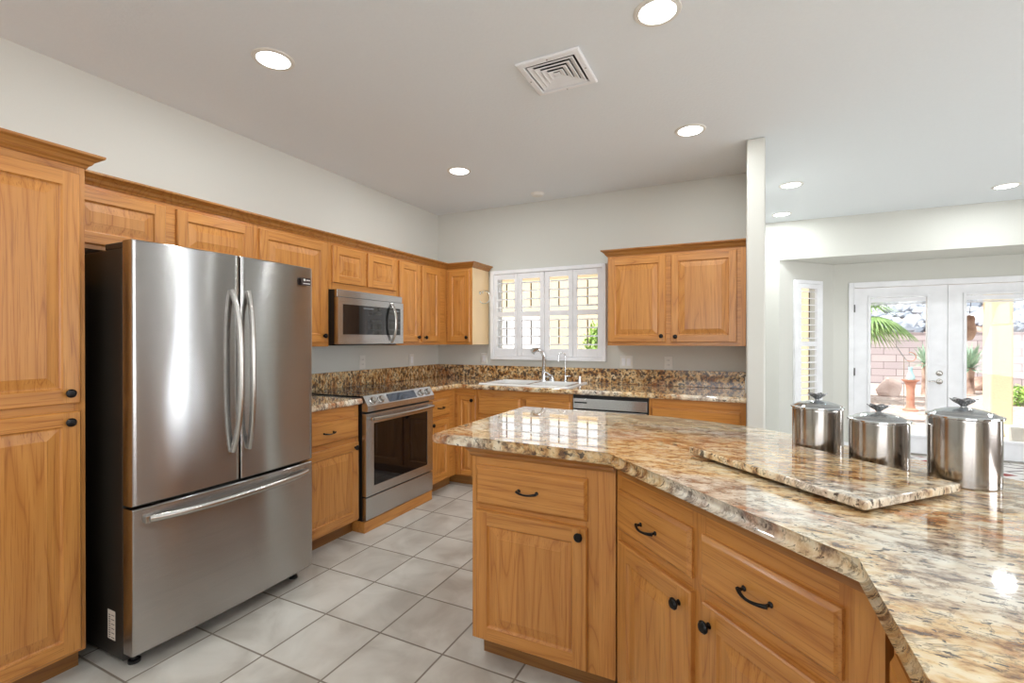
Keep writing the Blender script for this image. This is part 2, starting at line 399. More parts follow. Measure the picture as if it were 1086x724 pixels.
holed('wall_bay_right', 0, BLEN, -0.12, 0, 0, 2.2153, [(0.25, 0.65, 0.33, 1.965)], WALL, (6.55, 1.94, 0), PI-BA)
# walls behind and right of the camera with the family room windows; the one behind is added for light
holed('wall_right', -8.15, 2.0, -8.15, -8.0, 0, H, [(-4.95, -2.25, 0.55, 2.15), (-0.12, 0.32, 0.3, 2.2)], ACC, (0, 0, 0), PI/2)
holed('wall_front', 0, 8.0, -8.15, -8.0, 0, H, [(1.55, 5.25, 0.7, 2.2)], WALL)
b = NB()
for q in (-4.95, -4.05, -3.15, -2.29): box(b, 8.0, 8.06, q, q+0.04, 0.55, 2.15)
for q in (0.55, 1.08, 1.62, 2.11): box(b, 8.0, 8.06, -4.95, -2.25, q, q+0.04)
for q in (-0.12, 0.28): box(b, 8.0, 8.06, q, q+0.04, 0.3, 2.2)
for q in (0.3, 2.16): box(b, 8.0, 8.06, -0.12, 0.32, q, q+0.04)
struct('window_3', b, WHT)
b = NB()
for q in (1.55, 2.46, 3.38, 4.3, 5.21): box(b, q, q+0.04, -8.1, -8.04, 0.7, 2.2)
for q in (0.7, 1.43, 2.16): box(b, 1.55, 5.25, -8.1, -8.04, q, q+0.04)
struct('window_4_added', b, WHT)
b = NB(); box(b, 3.90, 4.084, 2.606, 2.62, 0, 0.085, bev=0.003); struct('baseboard_bay', b, WHT)
b = NB(); box(b, 3.086, 3.32, 1.926, 1.94, 0, 0.085, bev=0.003); struct('baseboard_dining', b, WHT)

# ------------------------------------------------------------------ cabinet pieces (local: x width, -y front, z up)
def quad(bm, p, mi): f = bm.faces.new([bm.verts.new(q) for q in p]); f.material_index = mi
def rring(bm, x0, x1, z0, z1, a, ya, c, yc, stile=0, rail=1, butt=False):
    """ring between inset a at depth ya and inset c at depth yc"""
    A = (x0+a, x1-a, z0+a, z1-a); C = (x0+c, x1-c, z0+c, z1-c)
    if butt:
        quad(bm, [(A[0], ya, A[2]), (C[0], yc, A[2]), (C[0], yc, A[3]), (A[0], ya, A[3])], stile)
        quad(bm, [(C[1], yc, A[2]), (A[1], ya, A[2]), (A[1], ya, A[3]), (C[1], yc, A[3])], stile)
        quad(bm, [(C[0], ya, A[2]), (C[1], ya, A[2]), (C[1], yc, C[2]), (C[0], yc, C[2])], rail)
        quad(bm, [(C[0], yc, C[3]), (C[1], yc, C[3]), (C[1], ya, A[3]), (C[0], ya, A[3])], rail)
    else:
        quad(bm, [(A[0], ya, A[2]), (C[0], yc, C[2]), (C[0], yc, C[3]), (A[0], ya, A[3])], stile)
        quad(bm, [(C[1], yc, C[2]), (A[1], ya, A[2]), (A[1], ya, A[3]), (C[1], yc, C[3])], stile)
        quad(bm, [(A[0], ya, A[2]), (A[1], ya, A[2]), (C[1], yc, C[2]), (C[0], yc, C[2])], rail)
        quad(bm, [(C[0], yc, C[3]), (C[1], yc, C[3]), (A[1], ya, A[3]), (A[0], ya, A[3])], rail)
def raised_panel(bm, x0, x1, z0, z1, y, fw=0.055, th=0.019):
    k = min(1.0, (min(x1-x0, z1-z0))/0.26); fw *= max(k, 0.62)
    s = 0.035*max(k, 0.5)
    steps = [(0, 0), (0, -th+0.005), (0.004, -th)]
    for (a, ya), (c, yc) in zip(steps, steps[1:]): rring(bm, x0, x1, z0, z1, a, y+ya, c, y+yc)
    rring(bm, x0, x1, z0, z1, 0.004, y-th, fw, y-th, butt=True)
    steps = [(fw, -th), (fw+0.004, -th+0.006), (fw+0.007, -th+0.0085), (fw+0.011, -th+0.0085), (fw+0.011+s, -th+0.002), (fw+0.012+s, -th+0.001)]
    for (a, ya), (c, yc) in zip(steps, steps[1:]): rring(bm, x0, x1, z0, z1, a, y+ya, c, y+yc, 0, 0)
    i = fw+0.012+s; yy = y-th+0.001
    quad(bm, [(x0+i, yy, z0+i), (x1-i, yy, z0+i), (x1-i, yy, z1-i), (x0+i, yy, z1-i)], 0)
def slab_front(bm, x0, x1, z0, z1, y, th=0.019):
    steps = [(0, 0), (0, -th+0.010), (0.005, -th+0.006), (0.010, -th+0.001), (0.013, -th)]
    for (a, ya), (c, yc) in zip(steps, steps[1:]): rring(bm, x0, x1, z0, z1, a, y+ya, c, y+yc, 1, 1)
    i = 0.013; quad(bm, [(x0+i, y-th, z0+i), (x1-i, y-th, z0+i), (x1-i, y-th, z1-i), (x0+i, y-th, z1-i)], 1)

def knob_mesh(x, y, z):
    bm = NB(); M = Matrix.Translation((x, y, z)) @ Matrix.Rotation(PI/2, 4, 'X')
    lathe(bm, [(0.009, 0), (0.008, 0.003), (0.0055, 0.008), (0.006, 0.012), (0.013, 0.015), (0.0165, 0.019), (0.0165, 0.022), (0.012, 0.027), (0, 0.029)], 20, M)
    return bm
def pull_mesh(x, y, z, w=0.075):
    bm = NB()
    for s in (-1, 1):
        lathe(bm, [(0.007, 0), (0.007, 0.003), (0.004, 0.006), (0.004, 0.016)], 12, Matrix.Translation((x+s*w/2, y, z)) @ Matrix.Rotation(PI/2, 4, 'X'))
    P = arc(lambda u: (x+u*w/2*1.12, y-0.016-0.014*(1-u*u), z-0.004*(1-u*u)), -1, 1, 14)
    tube(bm, P, [0.0055-0.0018*math.sin(PI*i/14) for i in range(15)], 10)
    return bm

def fronts(root, D, items):
    """items: ('door', x0,x1,z0,z1,(knob x,z)|None) or ('drawer', x0,x1,z0,z1, has_pull)"""
    for it in items:
        kind, x0, x1, z0, z1, hw = it[:6]; bm = NB()
        if kind == 'door':
            raised_panel(bm, x0, x1, z0, z1, -D); d = obj('door', bm, OAK, root)
            if hw: obj('knob', knob_mesh(hw[0], -D-0.018, hw[1]), BRZ, d, smooth=True)
        else:
            slab_front(bm, x0, x1, z0, z1, -D); d = obj('drawer_front', bm, OAK, root)
            if hw: obj('pull', pull_mesh((x0+x1)/2, -D-0.018, (z0+z1)/2), BRZ, d, smooth=True)

def carcass(root, x0, x1, D, z0, z1, toe=None, low=None, back=0.002):
    bm = NB(); box(bm, x0, x1, -D+0.018, -back, z0, low or z1, 0)
    # face frame: stiles upright, rails level
    box(bm, x0, x0+0.035, -D, -D+0.018, z0, z1, 0); box(bm, x1-0.035, x1, -D, -D+0.018, z0, z1, 0)
    box(bm, x0+0.035, x1-0.035, -D, -D+0.018, z0, z1, 1)
    b_ = obj('cabinet_body', bm, OAK, root)
    if toe:
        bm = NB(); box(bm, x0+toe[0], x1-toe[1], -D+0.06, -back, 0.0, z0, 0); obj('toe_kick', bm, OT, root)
    return b_

CROWN = [(0, 0), (0.006, 0.0), (0.010, 0.008), (0.018, 0.014), (0.024, 0.026), (0.036, 0.036), (0.046, 0.040), (0.050, 0.044), (0.050, 0.052), (0, 0.052)]
LW = PI/2   # left wall cabinets: local x = world y, local -y = world x

# --- pantry
t = thing('pantry_cabinet', 'tall oak pantry cabinet at the left edge with two stacked doors', 'cabinet', (0, -3.90, 0), LW)
carcass(t, 0, 0.602, 0.61, 0.085, 2.0, (0, 0))
fronts(t, 0.61, [('door', 0.03, 0.583, 1.062, 1.955, (0.545, 1.103)), ('door', 0.03, 0.583, 0.10, 1.032, (0.545, 0.992))])
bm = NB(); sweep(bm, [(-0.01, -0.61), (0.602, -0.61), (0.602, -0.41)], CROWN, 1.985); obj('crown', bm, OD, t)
# --- wall cabinets, left wall
t = thing('wall_cabinet', 'short wide oak wall cabinet above the refrigerator', 'cabinet', (0, -3.288, 0), LW)
carcass(t, 0, 0.905, 0.33, 1.715, 2.0)
fronts(t, 0.33, [('door', 0.02, 0.425, 1.735, 1.978, None), ('door', 0.478, 0.895, 1.735, 1.978, None)])
t = thing('wall_cabinet', 'tall single door oak wall cabinet between refrigerator and microwave', 'cabinet', (0, -2.381, 0), LW)
carcass(t, 0, 0.572, 0.33, 1.262, 2.0)
fronts(t, 0.33, [('door', 0.035, 0.545, 1.29, 1.978, (0.515, 1.336))])
t = thing('wall_cabinet', 'short two door oak wall cabinet directly above the microwave', 'cabinet', (0, -1.808, 0), LW)
carcass(t, 0, 0.726, 0.33, 1.668, 2.0)
fronts(t, 0.33, [('door', 0.025, 0.347, 1.715, 1.978, None), ('door', 0.378, 0.707, 1.715, 1.978, None)])
t = thing('wall_cabinet', 'two door oak wall cabinet just right of the microwave', 'cabinet', (0, -1.081, 0), LW)
carcass(t, 0, 0.75, 0.33, 1.262, 2.0)
fronts(t, 0.33, [('door', 0.022, 0.305, 1.29, 1.978, (0.27, 1.332)), ('door', 0.34, 0.62, 1.29, 1.978, (0.375, 1.330))])
t = thing('wall_cabinet', 'narrow one door oak corner wall cabinet left of the shuttered window', 'cabinet', (0.0, 0, 0), 0)
carcass(t, 0.002, 0.622, 0.33, 1.262, 2.0)
fronts(t, 0.33, [('door', 0.352, 0.603, 1.29, 1.978, (0.575, 1.332))])
bm = NB(); box(bm, 0.6221, 0.6255, -0.329, -0.003, 1.263, 1.999); o = obj('side_panel', bm, OP, t); o['label'] = 'side panel with window light in its pale colour'
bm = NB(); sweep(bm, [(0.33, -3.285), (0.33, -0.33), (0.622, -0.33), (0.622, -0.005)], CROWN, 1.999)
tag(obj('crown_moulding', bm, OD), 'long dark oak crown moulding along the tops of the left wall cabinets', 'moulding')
# --- wall cabinet, back wall right
t = thing('wall_cabinet', 'two door oak wall cabinet right of the shuttered window', 'cabinet', (1.935, 0, 0), 0)
carcass(t, 0, 1.037, 0.33, 1.262, 2.0)
fronts(t, 0.33, [('door', 0.008, 0.468, 1.29, 1.978, (0.435, 1.338)), ('door', 0.508, 0.975, 1.29, 1.978, (0.541, 1.334))])
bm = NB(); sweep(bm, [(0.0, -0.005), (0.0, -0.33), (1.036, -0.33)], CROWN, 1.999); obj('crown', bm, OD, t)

# --- base cabinets
ZB, ZC = 0.09, 0.873
t = thing('base_cabinet', 'oak base cabinet with drawer and door between refrigerator and range', 'cabinet', (0, -2.375, 0), LW)
carcass(t, 0, 0.563, 0.61, ZB, ZC, (0, 0))
fronts(t, 0.61, [('drawer', 0.03, 0.55, 0.655, 0.80, True), ('door', 0.03, 0.55, 0.105, 0.625, (0.515, 0.591))])
t = thing('base_cabinet', 'narrow oak base cabinet with drawer and door right of the range', 'cabinet', (0, -1.028, 0), LW)
carcass(t, 0, 0.416, 0.61, ZB, ZC, (0, 0))
fronts(t, 0.61, [('drawer', 0.012, 0.31, 0.655, 0.80, True), ('door', 0.012, 0.31, 0.105, 0.625, (0.04, 0.594))])
t = thing('base_cabinet', 'narrow oak corner base cabinet with a tall door and no drawer', 'cabinet', (0, 0, 0), 0)
carcass(t, 0.002, 0.845, 0.61, ZB, ZC, (0, 0))
fronts(t, 0.61, [('door', 0.645, 0.832, 0.105, 0.815, (0.80, 0.775))])
t = thing('base_cabinet', 'oak sink base cabinet with two false drawer fronts under the white sink', 'cabinet', (0.847, 0, 0), 0)
carcass(t, 0, 0.876, 0.61, ZB, ZC, (0, 0), low=0.745)
fronts(t, 0.61, [('drawer', 0.014, 0.415, 0.655, 0.81, False), ('drawer', 0.465, 0.862, 0.655, 0.81, False),
                 ('door', 0.014, 0.425, 0.105, 0.625, (0.39, 0.58)), ('door', 0.455, 0.862, 0.105, 0.625, (0.49, 0.58))])
t = thing('base_cabinet', 'oak base cabinet with a wide drawer at the right of the dishwasher', 'cabinet', (2.322, 0, 0), 0)
carcass(t, 0, 0.65, 0.61, ZB, ZC, (0, 0))
fronts(t, 0.61, [('drawer', 0.018, 0.618, 0.655, 0.81, False), ('door', 0.018, 0.31, 0.105, 0.625, (0.28, 0.58)), ('door', 0.325, 0.618, 0.105, 0.625, (0.355, 0.58))])

# --- counters
def counter_grid(xs, ys, keep, z0, z1, bev, front):
    bm = NB(); V = {}
    def v(i, j):
        if (i, j) not in V: V[(i, j)] = bm.verts.new((xs[i], ys[j], z1))
        return V[(i, j)]
    fs = [bm.faces.new((v(i, j), v(i+1, j), v(i+1, j+1), v(i, j+1))) for i in range(len(xs)-1) for j in range(len(ys)-1) if keep((xs[i]+xs[i+1])/2, (ys[j]+ys[j+1])/2)]
    r = bmesh.ops.extrude_face_region(bm, geom=fs)
    for g in r['geom']:
        if isinstance(g, bmesh.types.BMVert): g.co.z = z0
    bm.faces.ensure_lookup_table()
    es = [e for e in bm.edges if len(e.link_faces) == 2 and abs(e.verts[0].co.z-e.verts[1].co.z) < 1e-6 and
          abs(abs(e.link_faces[0].normal.dot(e.link_faces[1].normal))) < 0.2 and front(e)]
    bmesh.ops.recalc_face_normals(bm, faces=bm.faces)
    es = [e for e in bm.edges if len(e.link_faces) == 2 and abs(e.verts[0].co.z-e.verts[1].co.z) < 1e-6 and e.calc_face_angle(0) > 1.2 and front(e)]
    bmesh.ops.bevel(bm, geom=es, offset=bev, segments=4, affect='EDGES', profile=0.5)
    return bm
SX0, SX1, SY0, SY1 = 0.86, 1.66, -0.56, -0.09
def frontedge(e):
    m = (e.verts[0].co+e.verts[1].co)/2
    inside = SX0-0.01 < m.x < SX1+0.01 and SY0-0.01 < m.y < SY1+0.01
    return (not inside) and ((abs(m.x-0.648) < 1e-3 and m.y < -0.6) or (abs(m.y+0.648) < 1e-3))
bm = counter_grid([0.001, 0.648, SX0, SX1, 2.972], [-1.030, -0.648, SY0, SY1, -0.001],
                  lambda x, y: (x < 0.648 or y > -0.648) and not (SX0 < x < SX1 and SY0 < y < SY1), 0.874, 0.915, 0.016, frontedge)
tag(obj('countertop', bm, GR, smooth=True), 'L-shaped granite countertop that holds the white sink', 'countertop')
bm = counter_grid([0.001, 0.648], [-2.374, -1.812], lambda x, y: True, 0.874, 0.915, 0.016, lambda e: abs((e.verts[0].co.x+e.verts[1].co.x)/2-0.648) < 1e-3)
tag(obj('countertop', bm, GR, smooth=True), 'short granite countertop piece between refrigerator and range', 'countertop')
bm = NB(); box(bm, 0.001, 0.021, -2.374, -0.001, 0.916, 1.05, bev=0.002)
tag(obj('backsplash', bm, GRB), 'low dark veined granite backsplash strip behind the range on the left wall', 'backsplash')
bm = NB(); box(bm, 0.022, 2.972, -0.021, -0.001, 0.916, 1.05, bev=0.002)
tag(obj('backsplash', bm, GRB), 'low mottled granite backsplash strip behind the sink under the window', 'backsplash')

# ------------------------------------------------------------------ island
t = thing('island_cabinet', 'oak island cabinet with one drawer and one door at the left end', 'cabinet', (1.955, -1.955, 0), 0)
bm = NB(); box(bm, 0, 0.592, -0.592, 0.17, 0.09, ZC, 0); box(bm, 0, 0.035, -0.61, -0.592, 0.09, ZC, 0); box(bm, 0.48, 0.592, -0.61, -0.592, 0.09, ZC, 0); box(bm, 0.035, 0.48, -0.61, -0.592, 0.09, ZC, 1)
obj('cabinet_body', bm, OAK, t)
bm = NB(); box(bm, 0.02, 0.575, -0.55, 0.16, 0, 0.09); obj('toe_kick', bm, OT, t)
fronts(t, 0.61, [('drawer', 0.022, 0.49, 0.645, 0.80, True), ('door', 0.022, 0.49, 0.10, 0.62, (0.463, 0.592))])
MOULD = [(0, 0), (0.004, 0), (0.010, 0.010), (0.010, 0.018), (0.022, 0.030), (0.024, 0.040), (0, 0.040)]
bm = NB(); sweep(bm, [(0, 0.17), (0, -0.61), (0.588, -0.61)], MOULD, 0.833); obj('moulding', bm, OD, t)
K1 = Vector((2.553, -2.568)); K2 = Vector((3.186, -3.186)); dd = (K2-K1); DL = dd.length; ang = math.atan2(dd.y, dd.x)
t = thing('island_cabinet', 'oak island cabinet on the diagonal with two drawers and two doors', 'cabinet', (K1.x, K1.y, 0), ang)
R_ = Matrix.Rotation(-ang, 2)
def toL(x, y): q = R_ @ (Vector((x, y))-K1); return (q.x, q.y)
bm = NB(); prism(bm, [(0, 0.004), (DL, 0.004), toL(3.60, -2.79), toL(2.98, -2.17), toL(2.56, -1.80)], 0.09, ZC)
for a, c in ((0.0, 0.03), (0.385, 0.438), (0.80, DL)): box(bm, a, c, 0, 0.004, 0.09, ZC, 0)
for a, c in ((0.03, 0.385), (0.438, 0.80)): box(bm, a, c, 0, 0.004, 0.78, ZC, 1); box(bm, a, c, 0, 0.004, 0.09, 0.78, 1)
obj('cabinet_body', bm, OAK, t)
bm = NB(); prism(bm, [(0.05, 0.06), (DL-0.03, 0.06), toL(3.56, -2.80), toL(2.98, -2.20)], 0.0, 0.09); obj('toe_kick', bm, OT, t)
fronts(t, 0.0, [('drawer', 0.018, 0.392, 0.645, 0.785, True), ('drawer', 0.43, 0.812, 0.645, 0.785, True),
                ('door', 0.03, 0.395, 0.10, 0.61, (0.350, 0.560)), ('door', 0.440, 0.812, 0.10, 0.61, (0.468, 0.560))])
bm = NB(); sweep(bm, [(0.008, 0), (DL-0.008, 0)], [(o*0.55, u) for o, u in MOULD], 0.833); obj('moulding', bm, OD, t)
t = thing('island_cabinet', 'oak island cabinet nearest the camera under the right counter edge', 'cabinet', (3.192, -3.215, 0), -PI/2)
bm = NB(); prism(bm, [(0, 0), (1.45, 0), (1.45, 0.60), (-0.20, 0.60), (-0.385, 0.42)], 0.09, ZC); obj('cabinet_body', bm, OAK, t)
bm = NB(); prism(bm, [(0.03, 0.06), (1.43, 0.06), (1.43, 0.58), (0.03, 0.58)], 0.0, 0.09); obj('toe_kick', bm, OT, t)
fronts(t, 0.0, [('drawer', 0.045, 0.46, 0.645, 0.785, True), ('door', 0.045, 0.46, 0.10, 0.61, (0.42, 0.56)),
                ('drawer', 0.50, 0.92, 0.645, 0.785, True), ('door', 0.50, 0.92, 0.10, 0.61, (0.54, 0.56))])
top = [(1.775, -2.606), (2.541, -2.606), (3.158, -3.206), (3.158, -4.75), (4.10, -4.75), (4.10, -2.84), (3.13, -1.955),
       (3.03, -1.872), (2.90, -1.79), (2.75, -1.738), (2.60, -1.72), (1.775, -1.675)]
bm = NB(); prism(bm, top, 0.874, 0.915, bev=0.016, seg=4)
tag(obj('countertop', bm, GR, smooth=True), 'large angled golden granite island countertop in the foreground', 'countertop')

# level top rails of the island faces
# board on the island
A = Vector((2.788, -2.530)); B_ = Vector((3.202, -2.945)); C_ = Vector((3.452, -2.672)); D_ = A+(C_-B_)
t = thing('serving_board', 'long rectangular polished granite board lying on the island in front of canisters', 'board', (A.x, A.y, 0.915))
bm = NB(); prism(bm, [(p-A) for p in (A, B_, C_, D_)], 0.008, 0.030, bev=0.005, seg=3); obj('slab', bm, granite('board_granite', 0.12, 1.2), t, smooth=True)
ce = (A+B_+C_+D_)/4
for p in (A, B_, C_, D_):
    q = p+(ce-p)*0.30-A; bm = NB(); lathe(bm, [(0.012, 0), (0.012, 0.008)], 12, Matrix.Translation((q.x, q.y, 0))); obj('foot', bm, BLK, t)

# canisters
def canister(x, y, h, label, rz):
    R = 0.0765
    t = thing('canister', label, 'canister', (x, y, 0.9155), rz, 'steel canisters on the island')
    bm = NB(); lathe(bm, [(0, 0), (R-0.002, 0), (R, 0.002), (R, 0.006), (R, h-0.010), (R-0.001, h-0.004), (R-0.004, h-0.004), (R-0.004, 0.01), (0, 0.01)], 64, caps=False)
    obj('body', bm, STV, t, smooth=True)
    bm = NB()
    lathe(bm, [(R+0.001, h-0.003), (R+0.005, h-0.001), (R+0.005, h+0.003), (R-0.001, h+0.005), (R-0.004, h+0.002), (R-0.003, h-0.003)], 64, caps=False)
    lid = obj('lid_rim', bm, CHR, t, smooth=True)
    bm = NB(); lathe(bm, [(R-0.001, h+0.003), (R*0.8, h+0.012), (R*0.5, h+0.020), (R*0.2, h+0.024), (0, h+0.0245), (0, h+0.0215), (R*0.2, h+0.021), (R*0.5, h+0.017), (R*0.8, h+0.009), (R-0.002, h+0.001)], 48, caps=False)
    obj('glass_lid', bm, GLID, t, smooth=True)
    bm = NB(); ns = 24; z0 = h+0.023; rings = []
    for k, (r, z) in enumerate([(0.0, 0.0), (0.008, 0.0), (0.007, 0.004), (0.012, 0.009), (0.020, 0.015), (0.029, 0.022), (0.0285, 0.024), (0.018, 0.020), (0.0, 0.017)]):
        rg = []
        for i in range(ns):
            a = 2*PI*i/ns; sc_ = 1+(0.10*math.cos(6*a) if 4 <= k <= 6 else 0); dz = 0.0025*math.cos(6*a) if k in (5, 6) else 0
            rg.append(bm.verts.new((r*sc_*math.cos(a), r*sc_*math.sin(a)*0.62, z0+z+dz)))
        rings.append(rg)
    for a_, b_ in zip(rings, rings[1:]):
        for i in range(ns): bm.faces.new((a_[i], a_[(i+1) % ns], b_[(i+1) % ns], b_[i]))
    bmesh.ops.remove_doubles(bm, verts=bm.verts, dist=1e-6)
    obj('knob', bm, KN, t, smooth=True)
    return t
def studded():
    m, t, b = mat('pewter_studded')
    tc = N(t, 'ShaderNodeTexCoord'); v = N(t, 'ShaderNodeTexVoronoi'); v.inputs['Scale'].default_value = 240; L(t, tc.outputs['Object'], v.inputs['Vector'])
    L(t, ramp(t, v.outputs[0], [(0.2, (0.85, 0.85, 0.84, 1)), (0.40, (0.24, 0.24, 0.25, 1))]), b.inputs['Base Color'])
    b.inputs['Metallic'].default_value = 0.9; b.inputs['Roughness'].default_value = 0.35; return m
KN = studded()
canister(3.189, -2.281, 0.157, 'steel canister with glass lid, farthest left of the three on the island', 0.2)
canister(3.336, -2.412, 0.142, 'shortest steel canister, in the middle of the three on the island', 0.1)
canister(3.500, -2.532, 0.183, 'tallest steel canister, farthest right of the three on the island', 0.0)

# ------------------------------------------------------------------ refrigerator (local x 0..W, front at local -y)
FW = 0.859
t = thing('refrigerator', 'stainless steel french door refrigerator with bottom freezer beside the pantry', 'refrigerator', (0, -3.238, 0), LW)
bm = NB(); box(bm, 0.004, FW-0.004, -0.745, -0.04, 0.03, 1.672, bev=0.006); obj('cabinet_body', bm, DKS, t)
def bulged(bm, x0, x1, z0, z1, yb, yf, bulge, cx, half, r=0.008, mi=0):
    """door slab whose front bows towards -y about cx"""
    n = 18; F = lambda x: yf - bulge*(1-((x-cx)/half)**2)
    cols = []
    xs = [x0+(x1-x0)*i/n for i in range(n+1)]
    xs = [x0, x0+0.002, x0+r] + xs[1:-1] + [x1-r, x1-0.002, x1]
    for i, x in enumerate(xs):
        e = min(x-x0, x1-x); back = 0 if e >= r else r*(1-math.sqrt(max(0, 1-((r-e)/r)**2)))
        y = F(x)+back
        cols.append([bm.verts.new(p) for p in ((x, yb, z0), (x, y+r*0.6, z0), (x, y, z0+r*0.6), (x, y, z1-r*0.6), (x, y+r*0.6, z1), (x, yb, z1))])
    for a, b_ in zip(cols, cols[1:]):
        for k in range(6):
            f = bm.faces.new((a[k], a[(k+1) % 6], b_[(k+1) % 6], b_[k])); f.material_index = mi
    for c in (cols[0], cols[-1]): f = bm.faces.new(c); f.material_index = mi
SE = 0.430
def badge(parent):
    bm = NB(); box(bm, 0.773, 0.828, -0.8465, -0.833, 1.600, 1.640, bev=0.002); bd = obj('badge', bm, plain('badge_brown', (0.030, 0.010, 0.007), 0.3), parent)
    bm = NB(); lathe(bm, [(0.0065, 0), (0.0065, 0.001)], 16, Matrix.Translation((0.786, -0.8466, 1.628)) @ Matrix.Rotation(PI/2, 4, 'X'))
    box(bm, 0.797, 0.822, -0.8475, -0.8466, 1.625, 1.630); box(bm, 0.778, 0.822, -0.8475, -0.8466, 1.607, 1.611); obj('badge_print', bm, PLW, bd)
for k, (xa, xb) in enumerate(((0.0, SE-0.003), (SE+0.003, FW))):
    bm = NB(); bulged(bm, xa, xb, 0.655, 1.700, -0.757, -0.822, 0.016, FW/2, FW/2)
    d = obj('door', bm, ST, t, smooth=True)
    bm = NB(); hx = SE-0.030 if k == 0 else SE+0.030
    P = arc(lambda u: (hx+(-1 if k == 0 else 1)*0.010*(abs(u)**3), -0.842-0.046*(1-abs(u)**3.2), 1.165+u*0.37), -1, 1, 26)
    tube(bm, P, 0.0155, 14, sy=0.75); obj('handle', bm, BAR, d, smooth=True)
    if k == 1: badge(d)
    bm = NB(); box(bm, xa+0.004, xb-0.004, -0.757, -0.746, 0.66, 1.695); obj('door_gasket', bm, BLK, d)
bm = NB(); bulged(bm, 0.0, FW, 0.070, 0.643, -0.757, -0.822, 0.016, FW/2, FW/2)
d = obj('freezer_drawer', bm, ST, t, smooth=True)
bm = NB(); P = arc(lambda u: (FW/2+u*0.375, -0.838-0.052*(1-abs(u)**3.0), 0.598-0.0*(1-u*u)), -1, 1, 30)
tube(bm, P, 0.0155, 14)
for s in (-1, 1): box(bm, FW/2+s*0.375-0.018, FW/2+s*0.375+0.018, -0.845, -0.82, 0.583, 0.613, bev=0.004)
obj('handle', bm, BAR, d, smooth=True)
bm = NB(); box(bm, 0.004, FW-0.004, -0.757, -0.746, 0.075, 0.64); obj('drawer_gasket', bm, BLK, d)
for x in (0.0, FW-0.12):
    bm = NB(); box(bm, x+0.01, x+0.11, -0.80, -0.60, 1.672, 1.700, bev=0.006); obj('hinge_cover', bm, DKS, t)
bm = NB(); box(bm, 0.02, FW-0.02, -0.70, -0.66, 0.02, 0.075); obj('base_grille', bm, BLK, t)
for x, y in ((0.05, -0.73), (FW-0.05, -0.73), (0.05, -0.10), (FW-0.05, -0.10)):
    bm = NB(); lathe(bm, [(0.022, 0), (0.022, 0.012), (0.012, 0.014), (0.012, 0.035)], 14, Matrix.Translation((x, y, 0))); obj('foot', bm, BLK, t, smooth=True)
bm = NB(); box(bm, 0.003, 0.004, -0.688, -0.632, 0.098, 0.215); s = obj('rating_sticker', bm, PNK, t)
bm = NB()
for k in range(6): box(bm, 0.0022, 0.003, -0.682, -0.660, 0.106+0.018*k, 0.108+0.018*k)
for k in range(11): box(bm, 0.0022, 0.003, -0.650, -0.642, 0.104+0.009*k, 0.1075+0.009*k)
obj('sticker_print', bm, BLK, s)

# ------------------------------------------------------------------ range
bm = NB(); box(bm, 0.0, 0.776, -0.6585, -0.06, 0, 0.075, 0, bev=0.002)
o = obj('plinth', bm, [OH], loc=(0, -1.808, 0), rz=LW); tag(o, 'low oak plinth board on the floor under the range', 'plinth')
t = thing('range', 'stainless slide-in electric range with black glass cooktop and oven window', 'range', (0, -1.800, 0.0755), LW)
W = 0.762; z_ = -0.0755
bm = NB(); box(bm, 0.0, W, -0.632, -0.03, 0.0, 0.905+z_); obj('body', bm, BLK, t)
bm = NB(); box(bm, -0.008, W+0.008, -0.630, -0.028, 0.917+z_, 0.925+z_, bev=0.003)
ck = obj('cooktop', bm, BGL, t)
BP = plain('burner_print', (0.08, 0.08, 0.085), 0.3)
for cx, cy, r in ((0.2, -0.45, 0.105), (0.56, -0.45, 0.085), (0.2, -0.19, 0.08), (0.56, -0.19, 0.1)):
    bm = NB(); lathe(bm, [(r, 0.9252+z_), (r+0.0025, 0.9256+z_), (r+0.005, 0.9252+z_)], 48, Matrix.Translation((cx, cy, 0)), caps=False)
    obj('burner_ring', bm, BP, ck)
# sloped control panel
bm = NB(); pr = [(-0.625, 0.905), (-0.625, 0.926), (-0.640, 0.926), (-0.683, 0.860), (-0.683, 0.822), (-0.625, 0.822)]
a_ = [bm.verts.new((0, y, z+z_)) for y, z in pr]; b_ = [bm.verts.new((W, y, z+z_)) for y, z in pr]
bm.faces.new(a_); bm.faces.new(b_[::-1])
for i in range(6): bm.faces.new((a_[i], a_[(i+1) % 6], b_[(i+1) % 6], b_[i]))
cp = obj('control_panel', bm, ST2, t)
sl = math.atan2(0.043, 0.066); ny = Matrix.Rotation(PI/2-sl, 4, 'X')
def onslope(x, u): return Vector((x, -0.640-0.043*u, 0.926-0.066*u+z_))
for x in (0.065, 0.150, 0.612, 0.697):
    bm = NB(); lathe(bm, [(0.026, 0), (0.027, 0.003), (0.022, 0.006), (0.0205, 0.022), (0.018, 0.025), (0, 0.026)], 24, Matrix.Translation(onslope(x, 0.52)) @ ny)
    k_ = obj('knob', bm, BAR, cp, smooth=True)
nv = Vector((0, -0.066, 0.043)).normalized()
bm = NB(); q = [onslope(0.225, 0.14)+nv*0.0008, onslope(0.540, 0.14)+nv*0.0008, onslope(0.540, 0.90)+nv*0.0008, onslope(0.225, 0.90)+nv*0.0008]
q2 = [p+nv*0.0015 for p in q]; va = [bm.verts.new(p) for p in q]; vb = [bm.verts.new(p) for p in q2]
bm.faces.new(va); bm.faces.new(vb)
for i in range(4): bm.faces.new((va[i], va[(i+1) % 4], vb[(i+1) % 4], vb[i]))
obj('display', bm, DSP, cp)
bm = NB(); 
x0, x1, z0, z1 = 0.0, W, 0.245+z_, 0.806+z_; wx0, wx1, wz0, wz1 = 0.075, 0.690, 0.305+z_, 0.735+z_
